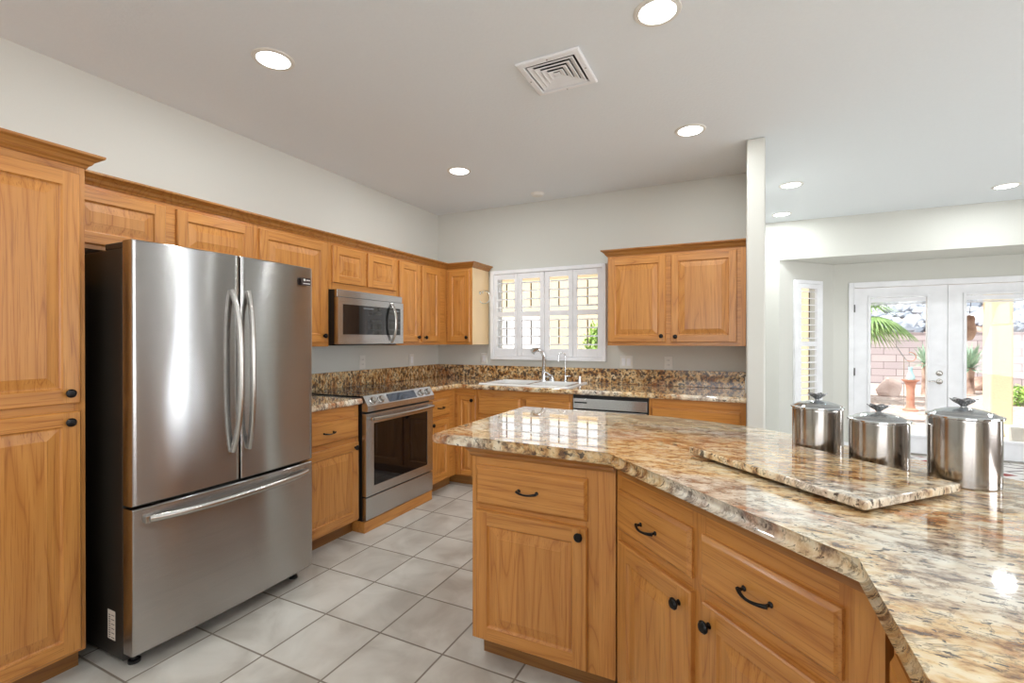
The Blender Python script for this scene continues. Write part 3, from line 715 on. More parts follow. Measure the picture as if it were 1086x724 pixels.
for (a, b2, c, d2) in ((x0, wx0, z0, z1), (wx1, x1, z0, z1), (wx0, wx1, z0, wz0), (wx0, wx1, wz1, z1)): box(bm, a, b2, -0.668, -0.633, c, d2)
bmesh.ops.remove_doubles(bm, verts=bm.verts, dist=1e-5)
od = obj('oven_door', bm, ST2, t)
bm = NB(); box(bm, wx0, wx1, -0.664, -0.640, wz0, wz1); obj('oven_window', bm, BGL, od)
bm = NB(); tube(bm, arc(lambda u: (W/2+u*0.345, -0.700-0.020*(1-u*u), 0.772+z_), -1, 1, 20), 0.0125, 12)
for s in (-1, 1): box(bm, W/2+s*0.345-0.014, W/2+s*0.345+0.014, -0.705, -0.667, 0.762+z_, 0.784+z_, bev=0.004)
obj('handle', bm, BAR, od, smooth=True)
bm = NB(); box(bm, 0, W, -0.668, -0.633, 0.085+z_, 0.236+z_, bev=0.003); obj('storage_drawer', bm, ST2, t)

# ------------------------------------------------------------------ microwave
t = thing('microwave', 'stainless over-the-range microwave with dark door glass and bar handle', 'microwave', (0, -1.800, 1.272), LW)
W = 0.706; Hm = 0.392
bm = NB(); box(bm, 0, W, -0.375, -0.03, 0.006, Hm); box(bm, 0.03, W-0.03, -0.36, -0.06, -0.004, 0.006); obj('body', bm, BLK, t)
bm = NB(); box(bm, 0, W, -0.402, -0.376, Hm-0.052, Hm, bev=0.003); obj('vent_grille', bm, ST2, t)
bm = NB(); bx = (0.045, 0.600, 0.075, 0.290)
for (a, b2, c, d2) in ((0, bx[0], 0.006, Hm-0.055), (0.670, W, 0.006, Hm-0.055), (bx[0], 0.670, 0.006, bx[2]), (bx[0], 0.670, bx[3], Hm-0.055)): box(bm, a, b2, -0.412, -0.376, c, d2)
bmesh.ops.remove_doubles(bm, verts=bm.verts, dist=1e-5)
md = obj('door', bm, ST2, t)
bm = NB(); box(bm, bx[0], 0.670, -0.409, -0.385, bx[2], bx[3]); obj('door_glass', bm, MWG, md)
bm = NB(); box(bm, 0.25, 0.36, -0.4098, -0.409, 0.266, 0.276); DPM = plain('display_print', (0.16, 0.17, 0.18), 0.2); obj('display_print', bm, DPM, md)
bm = NB(); box(bm, 0.60, 0.65, -0.4098, -0.409, 0.262, 0.276); obj('display', bm, DPM, md)
bm = NB(); tube(bm, arc(lambda u: (0.560, -0.412-0.045*(1-abs(u)**2.6), 0.172+u*0.155), -1, 1, 22), 0.0135, 12, sy=0.8); obj('handle', bm, BAR, md, smooth=True)

# ------------------------------------------------------------------ dishwasher
t = thing('dishwasher', 'stainless steel dishwasher built in under the back counter', 'dishwasher', (1.727, 0, 0), 0)
bm = NB(); box(bm, 0, 0.590, -0.60, -0.03, 0.09, 0.868); box(bm, 0.02, 0.57, -0.55, -0.04, 0.0, 0.09); obj('body', bm, BLK, t)
bm = NB(); box(bm, 0.006, 0.584, -0.630, -0.601, 0.765, 0.845, bev=0.003); cp = obj('control_panel', bm, ST2, t)
bm = NB(); box(bm, 0.02, 0.12, -0.634, -0.630, 0.808, 0.818); obj('badge', bm, BLK, cp)
bm = NB(); box(bm, 0.006, 0.584, -0.630, -0.601, 0.10, 0.755, bev=0.003); dd_ = obj('door', bm, ST2, t)
bm = NB(); tube(bm, [(0.06, -0.66, 0.735), (0.53, -0.66, 0.735)], 0.010, 10)
for x in (0.07, 0.52): box(bm, x-0.008, x+0.008, -0.66, -0.629, 0.728, 0.742)
obj('handle', bm, BAR, dd_, smooth=True)

# ------------------------------------------------------------------ sink and taps
def sink():
    t = thing('sink', 'white double bowl drop-in kitchen sink below the shuttered window', 'sink', (0, 0, 0))
    bm = NB(); x0, x1, y0, y1 = 0.845, 1.675, -0.575, -0.075
    zt = 0.928; mid = 1.29
    xs = [x0, x0+0.045, mid-0.015, mid+0.015, x1-0.045, x1]; ys = [y0, y0+0.04, y1-0.085, y1]
    V = {(i, j): bm.verts.new((x, y, zt)) for i, x in enumerate(xs) for j, y in enumerate(ys)}
    for i in range(5):
        for j in range(3):
            if j == 1 and i in (1, 3): continue
            bm.faces.new((V[i, j], V[i+1, j], V[i+1, j+1], V[i, j+1]))
    for i in (1, 3):
        T = [V[i, 1], V[i+1, 1], V[i+1, 2], V[i, 2]]; c = Vector(((xs[i]+xs[i+1])/2, (ys[1]+ys[2])/2, 0))
        prev = T
        for zz, s in ((zt-0.008, 0.98), (0.78, 0.94), (0.755, 0.86)):
            nx = [bm.verts.new((c.x+(v.co.x-c.x)*s, c.y+(v.co.y-c.y)*s, zz)) for v in T]
            for k in range(4): bm.faces.new((prev[k], prev[(k+1) % 4], nx[(k+1) % 4], nx[k]))
            prev = nx
        bm.faces.new(prev)
    B2 = [V[0, 0], V[5, 0], V[5, 3], V[0, 3]]
    out = []
    per = [V[i, 0] for i in range(6)]+[V[5, j] for j in range(1, 4)]+[V[i, 3] for i in range(4, -1, -1)]+[V[0, j] for j in range(2, 0, -1)]
    lo = [bm.verts.new((v.co.x+(0.008 if v.co.x > mid else -0.008), v.co.y+(0.008 if v.co.y > -0.3 else -0.008), 0.916)) for v in per]
    for k in range(len(per)): bm.faces.new((per[k], per[(k+1) % len(per)], lo[(k+1) % len(per)], lo[k]))
    obj('basin', bm, POR, t, smooth=True)
sink()
t = thing('faucet', 'tall chrome pull-out kitchen faucet standing at the middle of the sink', 'faucet', (1.270, -0.115, 0.928))
bm = NB(); lathe(bm, [(0.030, 0), (0.030, 0.006), (0.022, 0.012), (0.020, 0.05), (0.021, 0.075)], 20)
tube(bm, [(0, 0, 0.06), (0.002, 0, 0.12), (0.010, -0.005, 0.18), (0.012, -0.01, 0.225), (0.0, -0.02, 0.262), (-0.02, -0.035, 0.285)], [0.020, 0.0195, 0.020, 0.021, 0.020, 0.018], 14)
bd = obj('spout', bm, CHR, t, smooth=True)
bm = NB(); tube(bm, [(-0.02, -0.035, 0.285), (-0.045, -0.055, 0.292), (-0.065, -0.075, 0.284), (-0.078, -0.088, 0.270)], [0.017, 0.020, 0.026, 0.032], 16); obj('spray_head', bm, CHR, bd, smooth=True)
bm = NB(); lathe(bm, [(0.030, 0), (0.030, 0.006), (0.024, 0.012), (0.022, 0.035), (0.014, 0.055), (0, 0.06)], 18, Matrix.Translation((0.085, 0, 0)))
tube(bm, [(0.075, -0.005, 0.048), (0.045, -0.02, 0.075), (0.005, -0.03, 0.088)], [0.010, 0.008, 0.006], 10)
tube(bm, [(0.010, 0, 0.04), (0.06, 0, 0.04)], 0.012, 10); obj('lever_handle', bm, CHR, t, smooth=True)
t = thing('filter_tap', 'slim chrome gooseneck filtered water tap right of the faucet', 'tap', (1.480, -0.10, 0.928))
bm = NB(); lathe(bm, [(0.018, 0), (0.018, 0.005), (0.010, 0.012), (0.009, 0.05), (0.006, 0.06)], 16)
tube(bm, [(0, 0, 0.05), (0, 0, 0.235)]+arc(lambda a: (-0.024+0.024*math.cos(a), -0.024+0.024*math.cos(a), 0.235+0.028*math.sin(a)), 0.2, PI, 10)+[(-0.050, -0.050, 0.18)], 0.0045, 10)
obj('neck', bm, CHR, t, smooth=True)
bm = NB(); tube(bm, [(0, 0, 0.045), (0.03, 0, 0.05), (0.05, 0, 0.048)], [0.008, 0.006, 0.005], 10); obj('lever_handle', bm, CHR, t, smooth=True)
bm = NB(); lathe(bm, [(0.018, 0), (0.018, 0.004), (0.015, 0.006), (0.015, 0.045), (0.011, 0.055), (0, 0.057)], 16)
tag(obj('air_gap_cap', bm, CHR, loc=(1.62, -0.105, 0.928), smooth=True), 'small chrome air gap cap at the right corner of the sink', 'fitting')

# towel ring on the side of the corner cabinet
t = thing('towel_ring', 'pale metal towel ring on the side of the corner wall cabinet', 'towel ring', (0.6225, -0.185, 1.77))
bm = NB(); lathe(bm, [(0.018, 0), (0.016, 0.006), (0.008, 0.012), (0.008, 0.035)], 16, Matrix.Rotation(PI/2, 4, 'Y')); obj('post', bm, CHR, t, smooth=True)
bm = NB(); pts = arc(lambda a: (0.052+0.062*math.sin(a), 0.0, -0.045+0.062*math.cos(a)), 0, 2*PI, 32)[:-1]
n = 8; rings = []
for i, p in enumerate(pts):
    a = 2*PI*i/32; c = Vector(p); o_ = Vector((math.sin(a), 0, math.cos(a)))
    rings.append([bm.verts.new(c+0.0055*(math.cos(2*PI*k/n)*o_+math.sin(2*PI*k/n)*Vector((0, 1, 0)))) for k in range(n)])
for i in range(32):
    a, c = rings[i], rings[(i+1) % 32]
    for k in range(n): bm.faces.new((a[k], a[(k+1) % n], c[(k+1) % n], c[k]))
obj('ring', bm, plain('satin_nickel', (0.86, 0.86, 0.84), 0.35, 1.0), t, smooth=True)

# outlets and switches
def plate(name, label, cat, loc, rz, gangs, kinds):
    t = thing(name, label, cat, loc, rz)
    w_ = 0.035+0.023*(gangs-1)
    bm = NB(); box(bm, -w_, w_, -0.006, 0, -0.057, 0.057, bev=0.003); obj('cover_plate', bm, PLW, t)
    for g in range(gangs):
        cx = (g-(gangs-1)/2)*0.046
        if kinds[g] == 's':
            bm = NB(); box(bm, cx-0.016, cx+0.016, -0.010, -0.006, -0.033, 0.033, bev=0.002); obj('rocker', bm, WHT, t)
        else:
            for s in (-1, 1):
                bm = NB(); box(bm, cx-0.0165, cx+0.0165, -0.008, -0.006, s*0.020-0.014, s*0.020+0.014, bev=0.001)
                r = obj('socket', bm, PLW, t)
                for q in (-1, 1): bm = NB(); box(bm, cx+q*0.0065-0.0012, cx+q*0.0065+0.0012, -0.0085, -0.008, s*0.020-0.003, s*0.020+0.007); obj('slot', bm, BLK, r)
plate('wall_outlet', 'white wall outlet on the left wall behind the range', 'outlet', (0.0005, -1.134, 1.117), LW, 1, 'o')
plate('light_switch', 'white wall switch on the left wall near the corner', 'switch', (0.0005, -0.461, 1.112), LW, 1, 's')
plate('light_switch', 'white switch on the back wall just left of the window', 'switch', (0.57, -0.0005, 1.117), 0, 1, 's')
plate('light_switch', 'white double rocker switch plate on the back wall right of the window', 'switch', (2.018, -0.0005, 1.112), 0, 2, 'ss')
plate('wall_outlet', 'white wall outlet on the back wall below the right wall cabinet', 'outlet', (2.378, -0.0005, 1.112), 0, 1, 'o')
plate('wall_outlet', 'white outlet seen edge-on on the partition wall above the counter', 'outlet', (2.9735, -0.42, 0.985), -PI/2, 1, 'o')

# ------------------------------------------------------------------ kitchen window with shutters
t = bpy.data.objects.new('window_1', None); COL.objects.link(t); t['kind'] = 'structure'
def frame(bm, x0, x1, y0, y1, z0, z1, w_, bev=0.003):
    box(bm, x0, x0+w_, y0, y1, z0, z1, bev=bev); box(bm, x1-w_, x1, y0, y1, z0, z1, bev=bev)
    box(bm, x0+w_, x1-w_, y0, y1, z0, z0+w_, bev=bev); box(bm, x0+w_, x1-w_, y0, y1, z1-w_, z1, bev=bev)
bm = NB(); frame(bm, 0.664, 1.843, -0.045, -0.001, 1.113, 1.998, 0.036); obj('window_frame', bm, WHT, t)
bm = NB(); frame(bm, 0.701, 1.804, 0.06, 0.09, 1.156, 1.954, 0.018); box(bm, 1.19, 1.215, 0.06, 0.09, 1.174, 1.936); obj('sash', bm, WHT, t)
bm = NB(); box(bm, 0.719, 1.786, 0.072, 0.077, 1.174, 1.936); obj('pane', bm, GLS, t)
ROD = plain('backlit_rod', (0.10, 0.075, 0.05), 0.5)  # dark colour holds the rod's shade against the bright outdoors
def shutter(name, label, loc, rz, x0, x1, z0, z1, st, secs, rodx, pitch, group, depth=0.028):
    t = thing(name, label, 'shutter', loc, rz, group)
    bm = NB(); y0, y1 = -0.014, 0.014
    box(bm, x0, x0+st, y0, y1, z0, z1, bev=0.003); box(bm, x1-st, x1, y0, y1, z0, z1, bev=0.003)
    zz = [z0]+[v for s in secs for v in s]+[z1]
    for a, c in zip(zz[::2], zz[1::2]): box(bm, x0+st, x1-st, y0, y1, a, c, bev=0.002)
    obj('shutter_frame', bm, WHT, t)
    for a, c in secs:
        bm = NB(); rb = NB(); n_ = max(2, round((c-a)/pitch)); p = (c-a)/n_
        for k in range(n_):
            zc = a+p*(k+0.5); cs = []
            T = math.radians(17 if a > 1.4 and len(secs) == 2 and pitch > 0.078 else 9)
            for i in range(12):
                an = 2*PI*i/12; yy, z2 = depth*math.cos(an), 0.0058*math.sin(an)
                cs.append((yy*math.cos(T)-z2*math.sin(T), yy*math.sin(T)+z2*math.cos(T)))
            A_ = [bm.verts.new((x0+st+0.002, y, zc+z)) for y, z in cs]; B2 = [bm.verts.new((x1-st-0.002, y, zc+z)) for y, z in cs]
            bm.faces.new(A_); bm.faces.new(B2[::-1])
            for i in range(12): bm.faces.new((A_[i], A_[(i+1) % 12], B2[(i+1) % 12], B2[i]))
        box(rb, rodx-0.005, rodx+0.005, depth+0.001, depth+0.010, a+p*0.4, c-p*0.4)
        obj('louvre_bank', bm, WHT, t, smooth=True); obj('tilt_rod', rb, ROD, t)['label'] = 'tilt rod darkened as backlit'
    return t
S2 = [(1.225, 1.540), (1.588, 1.908)]
names = ['leftmost white louvred shutter panel in the window over the sink', 'second louvred shutter panel from the left, left of the faucet',
         'third louvred shutter panel from the left, just right of the faucet', 'rightmost white louvred shutter panel in the window over the sink']
for k, (a, c, oa, oc) in enumerate(((0.702, 0.962, 0.736, 0.925), (0.964, 1.240, 1.002, 1.192), (1.250, 1.528, 1.290, 1.484), (1.530, 1.805, 1.570, 1.766))):
    st = ((oa-a)+(c-oc))/2
    shutter('shutter_panel', names[k], (0, -0.022, 0), 0, a, c, 1.150, 1.960, st, S2, (oa+oc)/2-0.01, 0.08, 'shutter panels over the sink')

# bay window with shutter
t = bpy.data.objects.new('window_2', None); COL.objects.link(t); t['kind'] = 'structure'; t.location = (3.32, 1.94, 0); t.rotation_euler = (0, 0, BA)
bm = NB(); frame(bm, 0.222, 0.688, -0.03, -0.001, 0.29, 2.003, 0.04); obj('window_frame', bm, WHT, t)
bm = NB(); box(bm, 0.265, 0.65, 0.075, 0.08, 0.335, 1.96); obj('pane', bm, GLS, t)
shutter('shutter_panel', 'narrow tall white louvred shutter in the dining bay left of the glass doors', (3.32+0.015*math.sin(BA), 1.94-0.015*math.cos(BA), 0), BA, 0.264, 0.650, 0.335, 1.960, 0.062,
        [(0.40, 1.235), (1.290, 1.910)], 0.52, 0.075, None)

# ------------------------------------------------------------------ french doors
t = bpy.data.objects.new('door_1', None); COL.objects.link(t); t['kind'] = 'structure'
bm = NB(); box(bm, 4.084, 4.136, 2.600, 2.70, 0, 1.988, bev=0.004); box(bm, 5.862, 5.914, 2.600, 2.70, 0, 1.988, bev=0.004)
box(bm, 4.136, 5.862, 2.600, 2.70, 1.924, 1.988, bev=0.004); obj('door_frame', bm, WHT, t)
bm = NB(); box(bm, 4.10, 5.90, 2.60, 2.76, 0.0, 0.018); obj('threshold', bm, BAR, t)
for k, (a, c) in enumerate(((4.141, 4.994), (5.000, 5.857))):
    g0, g1 = a+0.158, c-0.178 if k == 0 else c-0.158
    if k == 1: g0 = a+0.155
    bm = NB(); z0, z1 = 0.02, 1.918; gz0, gz1 = 0.225, 1.80
    box(bm, a, g0, 2.625, 2.668, z0, z1); box(bm, g1, c, 2.625, 2.668, z0, z1); box(bm, g0, g1, 2.625, 2.668, z0, gz0); box(bm, g0, g1, 2.625, 2.668, gz1, z1)
    bmesh.ops.remove_doubles(bm, verts=bm.verts, dist=1e-5)
    lf = obj('door_leaf', bm, WHT, t)
    bm = NB(); frame(bm, g0-0.028, g1+0.028, 2.610, 2.626, gz0-0.028, gz1+0.028, 0.028, 0.004); obj('glass_moulding', bm, WHT, lf)
    bm = NB(); box(bm, g0, g1, 2.648, 2.652, gz0, gz1); obj('pane', bm, GLS, lf)
    bm = NB(); box(bm, g0+0.004, g1-0.004, 2.628, 2.645, 1.745, 1.795, bev=0.003)
    for q in range(6): box(bm, g0+0.006, g1-0.006, 2.627, 2.646, 1.737-0.004*q, 1.739-0.004*q)
    obj('raised_blind', bm, WHT, lf)
    if k == 0:
        for z in (0.25, 0.93, 1.68): bm = NB(); box(bm, a-0.008, a+0.004, 2.592, 2.626, z-0.045, z+0.045); obj('hinge', bm, plain('pewter_hinge', (0.12, 0.12, 0.12), 0.4, 0.8), lf)
        RX = Matrix.Rotation(PI/2, 4, 'X')
        bm = NB(); lathe(bm, [(0.030, 0), (0.030, 0.008), (0.024, 0.014), (0.010, 0.016), (0.0, 0.017)], 24, Matrix.Translation((4.925, 2.625, 0.935)) @ RX); obj('deadbolt', bm, BAR, lf, smooth=True)
        bm = NB(); lathe(bm, [(0.030, 0), (0.030, 0.008), (0.024, 0.014), (0.012, 0.016), (0.012, 0.045)], 24, Matrix.Translation((4.925, 2.625, 0.842)) @ RX)
        tube(bm, [(4.930, 2.585, 0.842), (4.88, 2.578, 0.846), (4.815, 2.582, 0.842)], [0.011, 0.009, 0.006], 10); obj('lever_handle', bm, BAR, lf, smooth=True)

# rug in front of the glass doors
def rugm():
    m, t, b = mat('diamond_rug'); tc = N(t, 'ShaderNodeTexCoord'); s = N(t, 'ShaderNodeSeparateXYZ'); L(t, tc.outputs['Object'], s.inputs[0])
    u = math_(t, 'MULTIPLY', s.outputs[0], 2.1); v = math_(t, 'MULTIPLY', s.outputs[1], 3.4)
    d = math_(t, 'ADD', math_(t, 'PINGPONG', u, 0.5), math_(t, 'PINGPONG', v, 0.5))
    c = ramp(t, d, [(0.0, lin(150, 60, 60)), (0.24, lin(165, 75, 72)), (0.25, lin(225, 222, 220)), (0.62, lin(222, 220, 216)), (0.63, lin(120, 110, 112)), (0.72, lin(130, 120, 120)), (0.73, lin(228, 225, 222))], 'CONSTANT')
    L(t, c, b.inputs['Base Color']); b.inputs['Roughness'].default_value = 0.9; return m
bm = NB(); box(bm, 0, 1.9, 0, 0.85, 0, 0.008, bev=0.003); tag(obj('rug', bm, rugm(), loc=(4.25, 1.66, 0.001)), 'white mat with red diamonds on the floor at the glass doors', 'rug')

# ------------------------------------------------------------------ ceiling fittings
def downlight(x, y, label, group, lit=DOWNLIGHT):
    t = thing('recessed_light', label, 'ceiling light', (x, y, H), 0, group)
    bm = NB(); lathe(bm, [(0.074, -0.0065), (0.092, -0.004), (0.095, -0.0005), (0.074, -0.0005)], 40, caps=False); obj('trim_ring', bm, PLW, t, smooth=True)
    bm = NB(); lathe(bm, [(0, -0.0058), (0.070, -0.0058), (0.074, -0.003), (0, -0.003)], 40, caps=False); obj('lens', bm, LED, t)
    area_light('lamp', (0, 0, -0.010), (0, 0, 0), 0.13, 0.13, lit, (0.94, 0.985, 1.0), t, 'DISK')
    return t
for x, y, l in ((0.936, -2.705, 'round recessed ceiling light above the refrigerator, farthest left'), (2.638, -2.245, 'round recessed ceiling light at the top edge beside the air vent'),
                (2.648, -1.02, 'round recessed ceiling light left of the partition wall top'), (0.931, -1.048, 'round recessed ceiling light above the range and kitchen corner'),
                (3.323, 0.499, 'nearer of two recessed lights just right of the partition wall'), (3.319, 1.558, 'recessed light just right of the partition, nearest the header wall'),
                (5.005, 1.347, 'recessed dining ceiling light at the far right')):
    downlight(x, y, l, 'recessed ceiling lights')
for x, y in ((0.93, -4.4), (2.64, -4.5), (5.0, -0.6), (5.0, -2.6), (5.0, -4.6), (6.8, -1.6), (6.8, -4.6), (3.0, -6.6), (6.0, -6.6)):
    downlight(x, y, 'recessed ceiling light in the room part behind or beside the camera', 'recessed lights behind and beside the camera')
t = thing('air_vent', 'square white ceiling air vent with nested louvre frames', 'vent', (2.118, -2.010, H))
bm = NB(); s = 0.160
prof = [(0.0, -0.002), (0.0, -0.010), (0.006, -0.014), (0.030, -0.016), (0.034, -0.010), (0.034, -0.002)]
def sqring(bm, s, prof):
    rings = [[bm.verts.new((sx*(s-i), sy*(s-i), z)) for sx, sy in ((-1, -1), (1, -1), (1, 1), (-1, 1))] for i, z in prof]
    for a, c in zip(rings, rings[1:]+rings[:1]):
        for k in range(4): bm.faces.new((a[k], a[(k+1) % 4], c[(k+1) % 4], c[k]))
sqring(bm, s, prof); obj('vent_frame', bm, WHT, t)
bm = NB()
for k, q in enumerate((0.118, 0.092, 0.066, 0.040)): sqring(bm, q, [(0.0, -0.013), (0.004, -0.015), (0.0245, -0.006), (0.021, -0.004)])
box(bm, -0.016, 0.016, -0.016, 0.016, -0.014, -0.010); obj('vent_louvre', bm, WHT, t)
bm = NB(); box(bm, -0.128, 0.128, -0.128, 0.128, -0.0015, -0.0005); obj('duct_opening', bm, BLK, t)
bm = NB(); 
for a in range(4): lathe(bm, [(0.004, -0.0175), (0.004, -0.0155)], 8, Matrix.Translation((0.145*math.cos(a*PI/2), 0.145*math.sin(a*PI/2), 0)))
obj('screw', bm, BAR, t)
bm = NB(); lathe(bm, [(0, -0.024), (0.045, -0.024), (0.052, -0.020), (0.060, -0.006), (0.066, -0.001)], 32, caps=False)
tag(obj('smoke_detector', bm, PLW, loc=(1.261, -0.241, H), smooth=True), 'small round white detector on the ceiling above the sink window', 'detector')

# ------------------------------------------------------------------ outdoors
def gravel():
    m, t, b = mat('pink_gravel'); tc = N(t, 'ShaderNodeTexCoord')
    v = N(t, 'ShaderNodeTexVoronoi'); v.inputs['Scale'].default_value = 22; L(t, tc.outputs['Object'], v.inputs['Vector'])
    n = N(t, 'ShaderNodeTexNoise'); n.inputs['Scale'].default_value = 3; n.inputs['Detail'].default_value = 5; L(t, tc.outputs['Object'], n.inputs['Vector'])
    c = ramp(t, v.outputs['Color'], [(0.1, lin(140, 116, 108)), (0.5, lin(192, 170, 160)), (0.9, lin(225, 212, 204))])
    c2 = mixc(t, 0.5, c, ramp(t, n.outputs[0], [(0.35, lin(165, 140, 130)), (0.65, lin(222, 206, 196))])); L(t, c2, b.inputs['Base Color']); b.inputs['Roughness'].default_value = 0.9
    bp = N(t, 'ShaderNodeBump'); bp.inputs['Strength'].default_value = 0.6; bp.inputs['Distance'].default_value = 0.03; L(t, v.outputs[0], bp.inputs['Height']); L(t, bp.outputs[0], b.inputs['Normal'])
    return m
def blocks():
    m, t, b = mat('pink_block_wall'); tc = N(t, 'ShaderNodeTexCoord'); q = N(t, 'ShaderNodeMapping'); q.inputs['Rotation'].default_value = (PI/2, 0, 0); L(t, tc.outputs['Object'], q.inputs[0])
    br = N(t, 'ShaderNodeTexBrick'); br.inputs['Scale'].default_value = 1.0; br.inputs['Brick Width'].default_value = 0.62; br.inputs['Row Height'].default_value = 0.215
    br.inputs['Mortar Size'].default_value = 0.010; br.inputs['Color1'].default_value = lin(190, 178, 178); br.inputs['Color2'].default_value = lin(172, 162, 165); br.inputs['Mortar'].default_value = lin(128, 118, 120)
    L(t, q.outputs[0], br.inputs['Vector']); L(t, br.outputs[0], b.inputs['Base Color']); b.inputs['Roughness'].default_value = 0.9; return m
def speck(name, stops, scale, rough=0.9, bump=0.25):
    m, t, b = mat(name); tc = N(t, 'ShaderNodeTexCoord'); n = N(t, 'ShaderNodeTexNoise'); n.inputs['Scale'].default_value = scale; n.inputs['Detail'].default_value = 5
    L(t, tc.outputs['Object'], n.inputs['Vector']); L(t, ramp(t, n.outputs[0], stops), b.inputs['Base Color']); b.inputs['Roughness'].default_value = rough
    bp = N(t, 'ShaderNodeBump'); bp.inputs['Strength'].default_value = bump; bp.inputs['Distance'].default_value = 0.02; L(t, n.outputs[0], bp.inputs['Height']); L(t, bp.outputs[0], b.inputs['Normal'])
    return m
STU = speck('yellow_stucco', [(0.3, lin(220, 202, 168)), (0.7, lin(228, 211, 178))], 40, 0.9, 0.2)
ROCKG = speck('blue_grey_rock', [(0.35, lin(120, 128, 140)), (0.5, lin(175, 180, 190)), (0.65, lin(225, 228, 232))], 1.3)
BOUL = speck('pink_boulder', [(0.3, lin(196, 170, 162)), (0.7, lin(232, 214, 208))], 3)
BRN = speck('brown_rock', [(0.3, lin(120, 92, 80)), (0.7, lin(205, 180, 165))], 4)
TER = speck('terracotta', [(0.3, lin(176, 122, 102)), (0.7, lin(200, 148, 126))], 6, 0.7, 0.1)
LEAF = speck('leaf_green', [(0.3, lin(84, 122, 66)), (0.7, lin(170, 200, 130))], 5, 0.6, 0.0)
LEAFB = speck('yucca_blue_green', [(0.3, lin(120, 150, 128)), (0.7, lin(190, 212, 190))], 4, 0.6, 0.0)
BUSHM = speck('bright_shrub_green', [(0.3, lin(120, 165, 70)), (0.7, lin(196, 220, 130))], 6, 0.6, 0.0)
CONC = speck('patio_concrete', [(0.3, lin(196, 186, 174)), (0.7, lin(222, 214, 204))], 6, 0.9, 0.1)
slab('ground', -30, 40, -30, 40, -0.30, -0.13, gravel())
b = NB(); box(b, -6, 16, 2.95, 13.8, -0.13, -0.03); struct('yard_ground', b, gravel())
b = NB(); box(b, -6, 3.3, 0.16, 2.95, -0.13, -0.03); struct('side_yard_ground', b, gravel())
b = NB(); box(b, 3.6, 9, 2.75, 5.4, -0.028, -0.005); struct('patio_slab', b, CONC)
b = NB(); box(b, 4.2, 22, 13.85, 14.05, -0.13, 1.49); box(b, 4.2, 22, 13.83, 14.07, 1.49, 1.53)
tag(obj('garden_wall', b, blocks()), 'long pinkish concrete block garden wall across the yard', 'wall')
# hillside and loose rock
b = NB(); box(b, 4.2, 24, 14.09, 24, -0.13, 1.3); v8 = [(4.2, 14.09, 1.3), (24, 14.09, 1.3), (24, 24, 6.5), (4.2, 24, 6.5), (4.2, 24, 1.3), (24, 24, 1.3)]
V = [b.verts.new(p) for p in v8]; b.faces.new(V[:4]); b.faces.new((V[0], V[3], V[4])); b.faces.new((V[1], V[5], V[2])); b.faces.new((V[2], V[5], V[4], V[3]))
struct('hillside', b, BRN)
b = NB()
for k in range(1500):
    x = random.uniform(5.2, 15); y = random.uniform(14.5, 20); z = 1.3+(y-14.07)*0.5237
    r = random.uniform(0.12, 0.27)
    M = Matrix.Translation((x, y, z+r*0.25)) @ Matrix.Rotation(random.uniform(0, 6), 4, 'Z') @ Matrix.Rotation(random.uniform(0, 6), 4, 'X') @ Matrix.Diagonal((r*random.uniform(.8, 1.4), r, r*random.uniform(.5, 1), 1))
    bmesh.ops.create_icosphere(b, subdivisions=1, radius=1, matrix=M)
tag(obj('rock_slope', b, ROCKG), 'blue grey broken rock covering the slope above the garden wall', 'rocks', kind='stuff')

def boulder(name, loc, s, m, label, seed):
    b = NB(); bmesh.ops.create_icosphere(b, subdivisions=3, radius=1); r = random.Random(seed)
    pl = [(Vector((r.gauss(0, 1), r.gauss(0, 1), r.gauss(0, 1))).normalized(), r.uniform(0.62, 0.9)) for _ in range(14)]
    for v in b.verts:
        for n_, d in pl:
            e = v.co.dot(n_)
            if e > d: v.co -= n_*(e-d)*0.9
        v.co = Vector((v.co.x*s[0], v.co.y*s[1], max(v.co.z, -0.5)*s[2]))
    mz = min(v.co.z for v in b.verts)
    for v in b.verts: v.co.z -= mz
    return tag(obj(name, b, m, loc=loc), label, 'boulder')
GZ = -0.03
boulder('boulder', (6.10, 9.9, GZ), (0.29, 0.22, 0.30), BOUL, 'pale pink boulder on the gravel left of the terracotta pedestal', 11)
boulder('boulder', (8.65, 12.6, GZ), (0.45, 0.3, 0.28), BRN, 'brown boulder at the foot of the yucca beside the post', 5)
boulder('boulder', (9.85, 11.7, GZ), (0.5, 0.4, 0.42), BRN, 'dark rock behind the green shrub at the far right', 8)
# pedestal bird bath and jar
t = thing('pedestal', 'terracotta pedestal with a wide dish standing on the gravel', 'pedestal', (5.79, 7.1, GZ))
b = NB(); lathe(b, [(0.12, 0), (0.12, 0.03), (0.075, 0.06), (0.060, 0.12), (0.062, 0.40), (0.075, 0.50), (0.09, 0.54)], 24); obj('column', b, TER, t, smooth=True)
b = NB(); lathe(b, [(0.06, 0.535), (0.10, 0.55), (0.135, 0.58), (0.14, 0.59), (0.12, 0.588), (0, 0.586)], 28, caps=False); obj('dish', b, TER, t, smooth=True)
b = NB(); lathe(b, [(0.055, 0), (0.070, 0.03), (0.060, 0.08), (0.035, 0.13), (0.030, 0.20), (0.040, 0.235), (0.032, 0.24), (0, 0.20)], 20)
tag(obj('jar', b, plain('pale_blue_glaze', lin(170, 215, 225), 0.2, var=0.2), loc=(5.79, 7.1, GZ+0.588), smooth=True), 'pale blue glazed jar standing in the terracotta dish', 'jar')
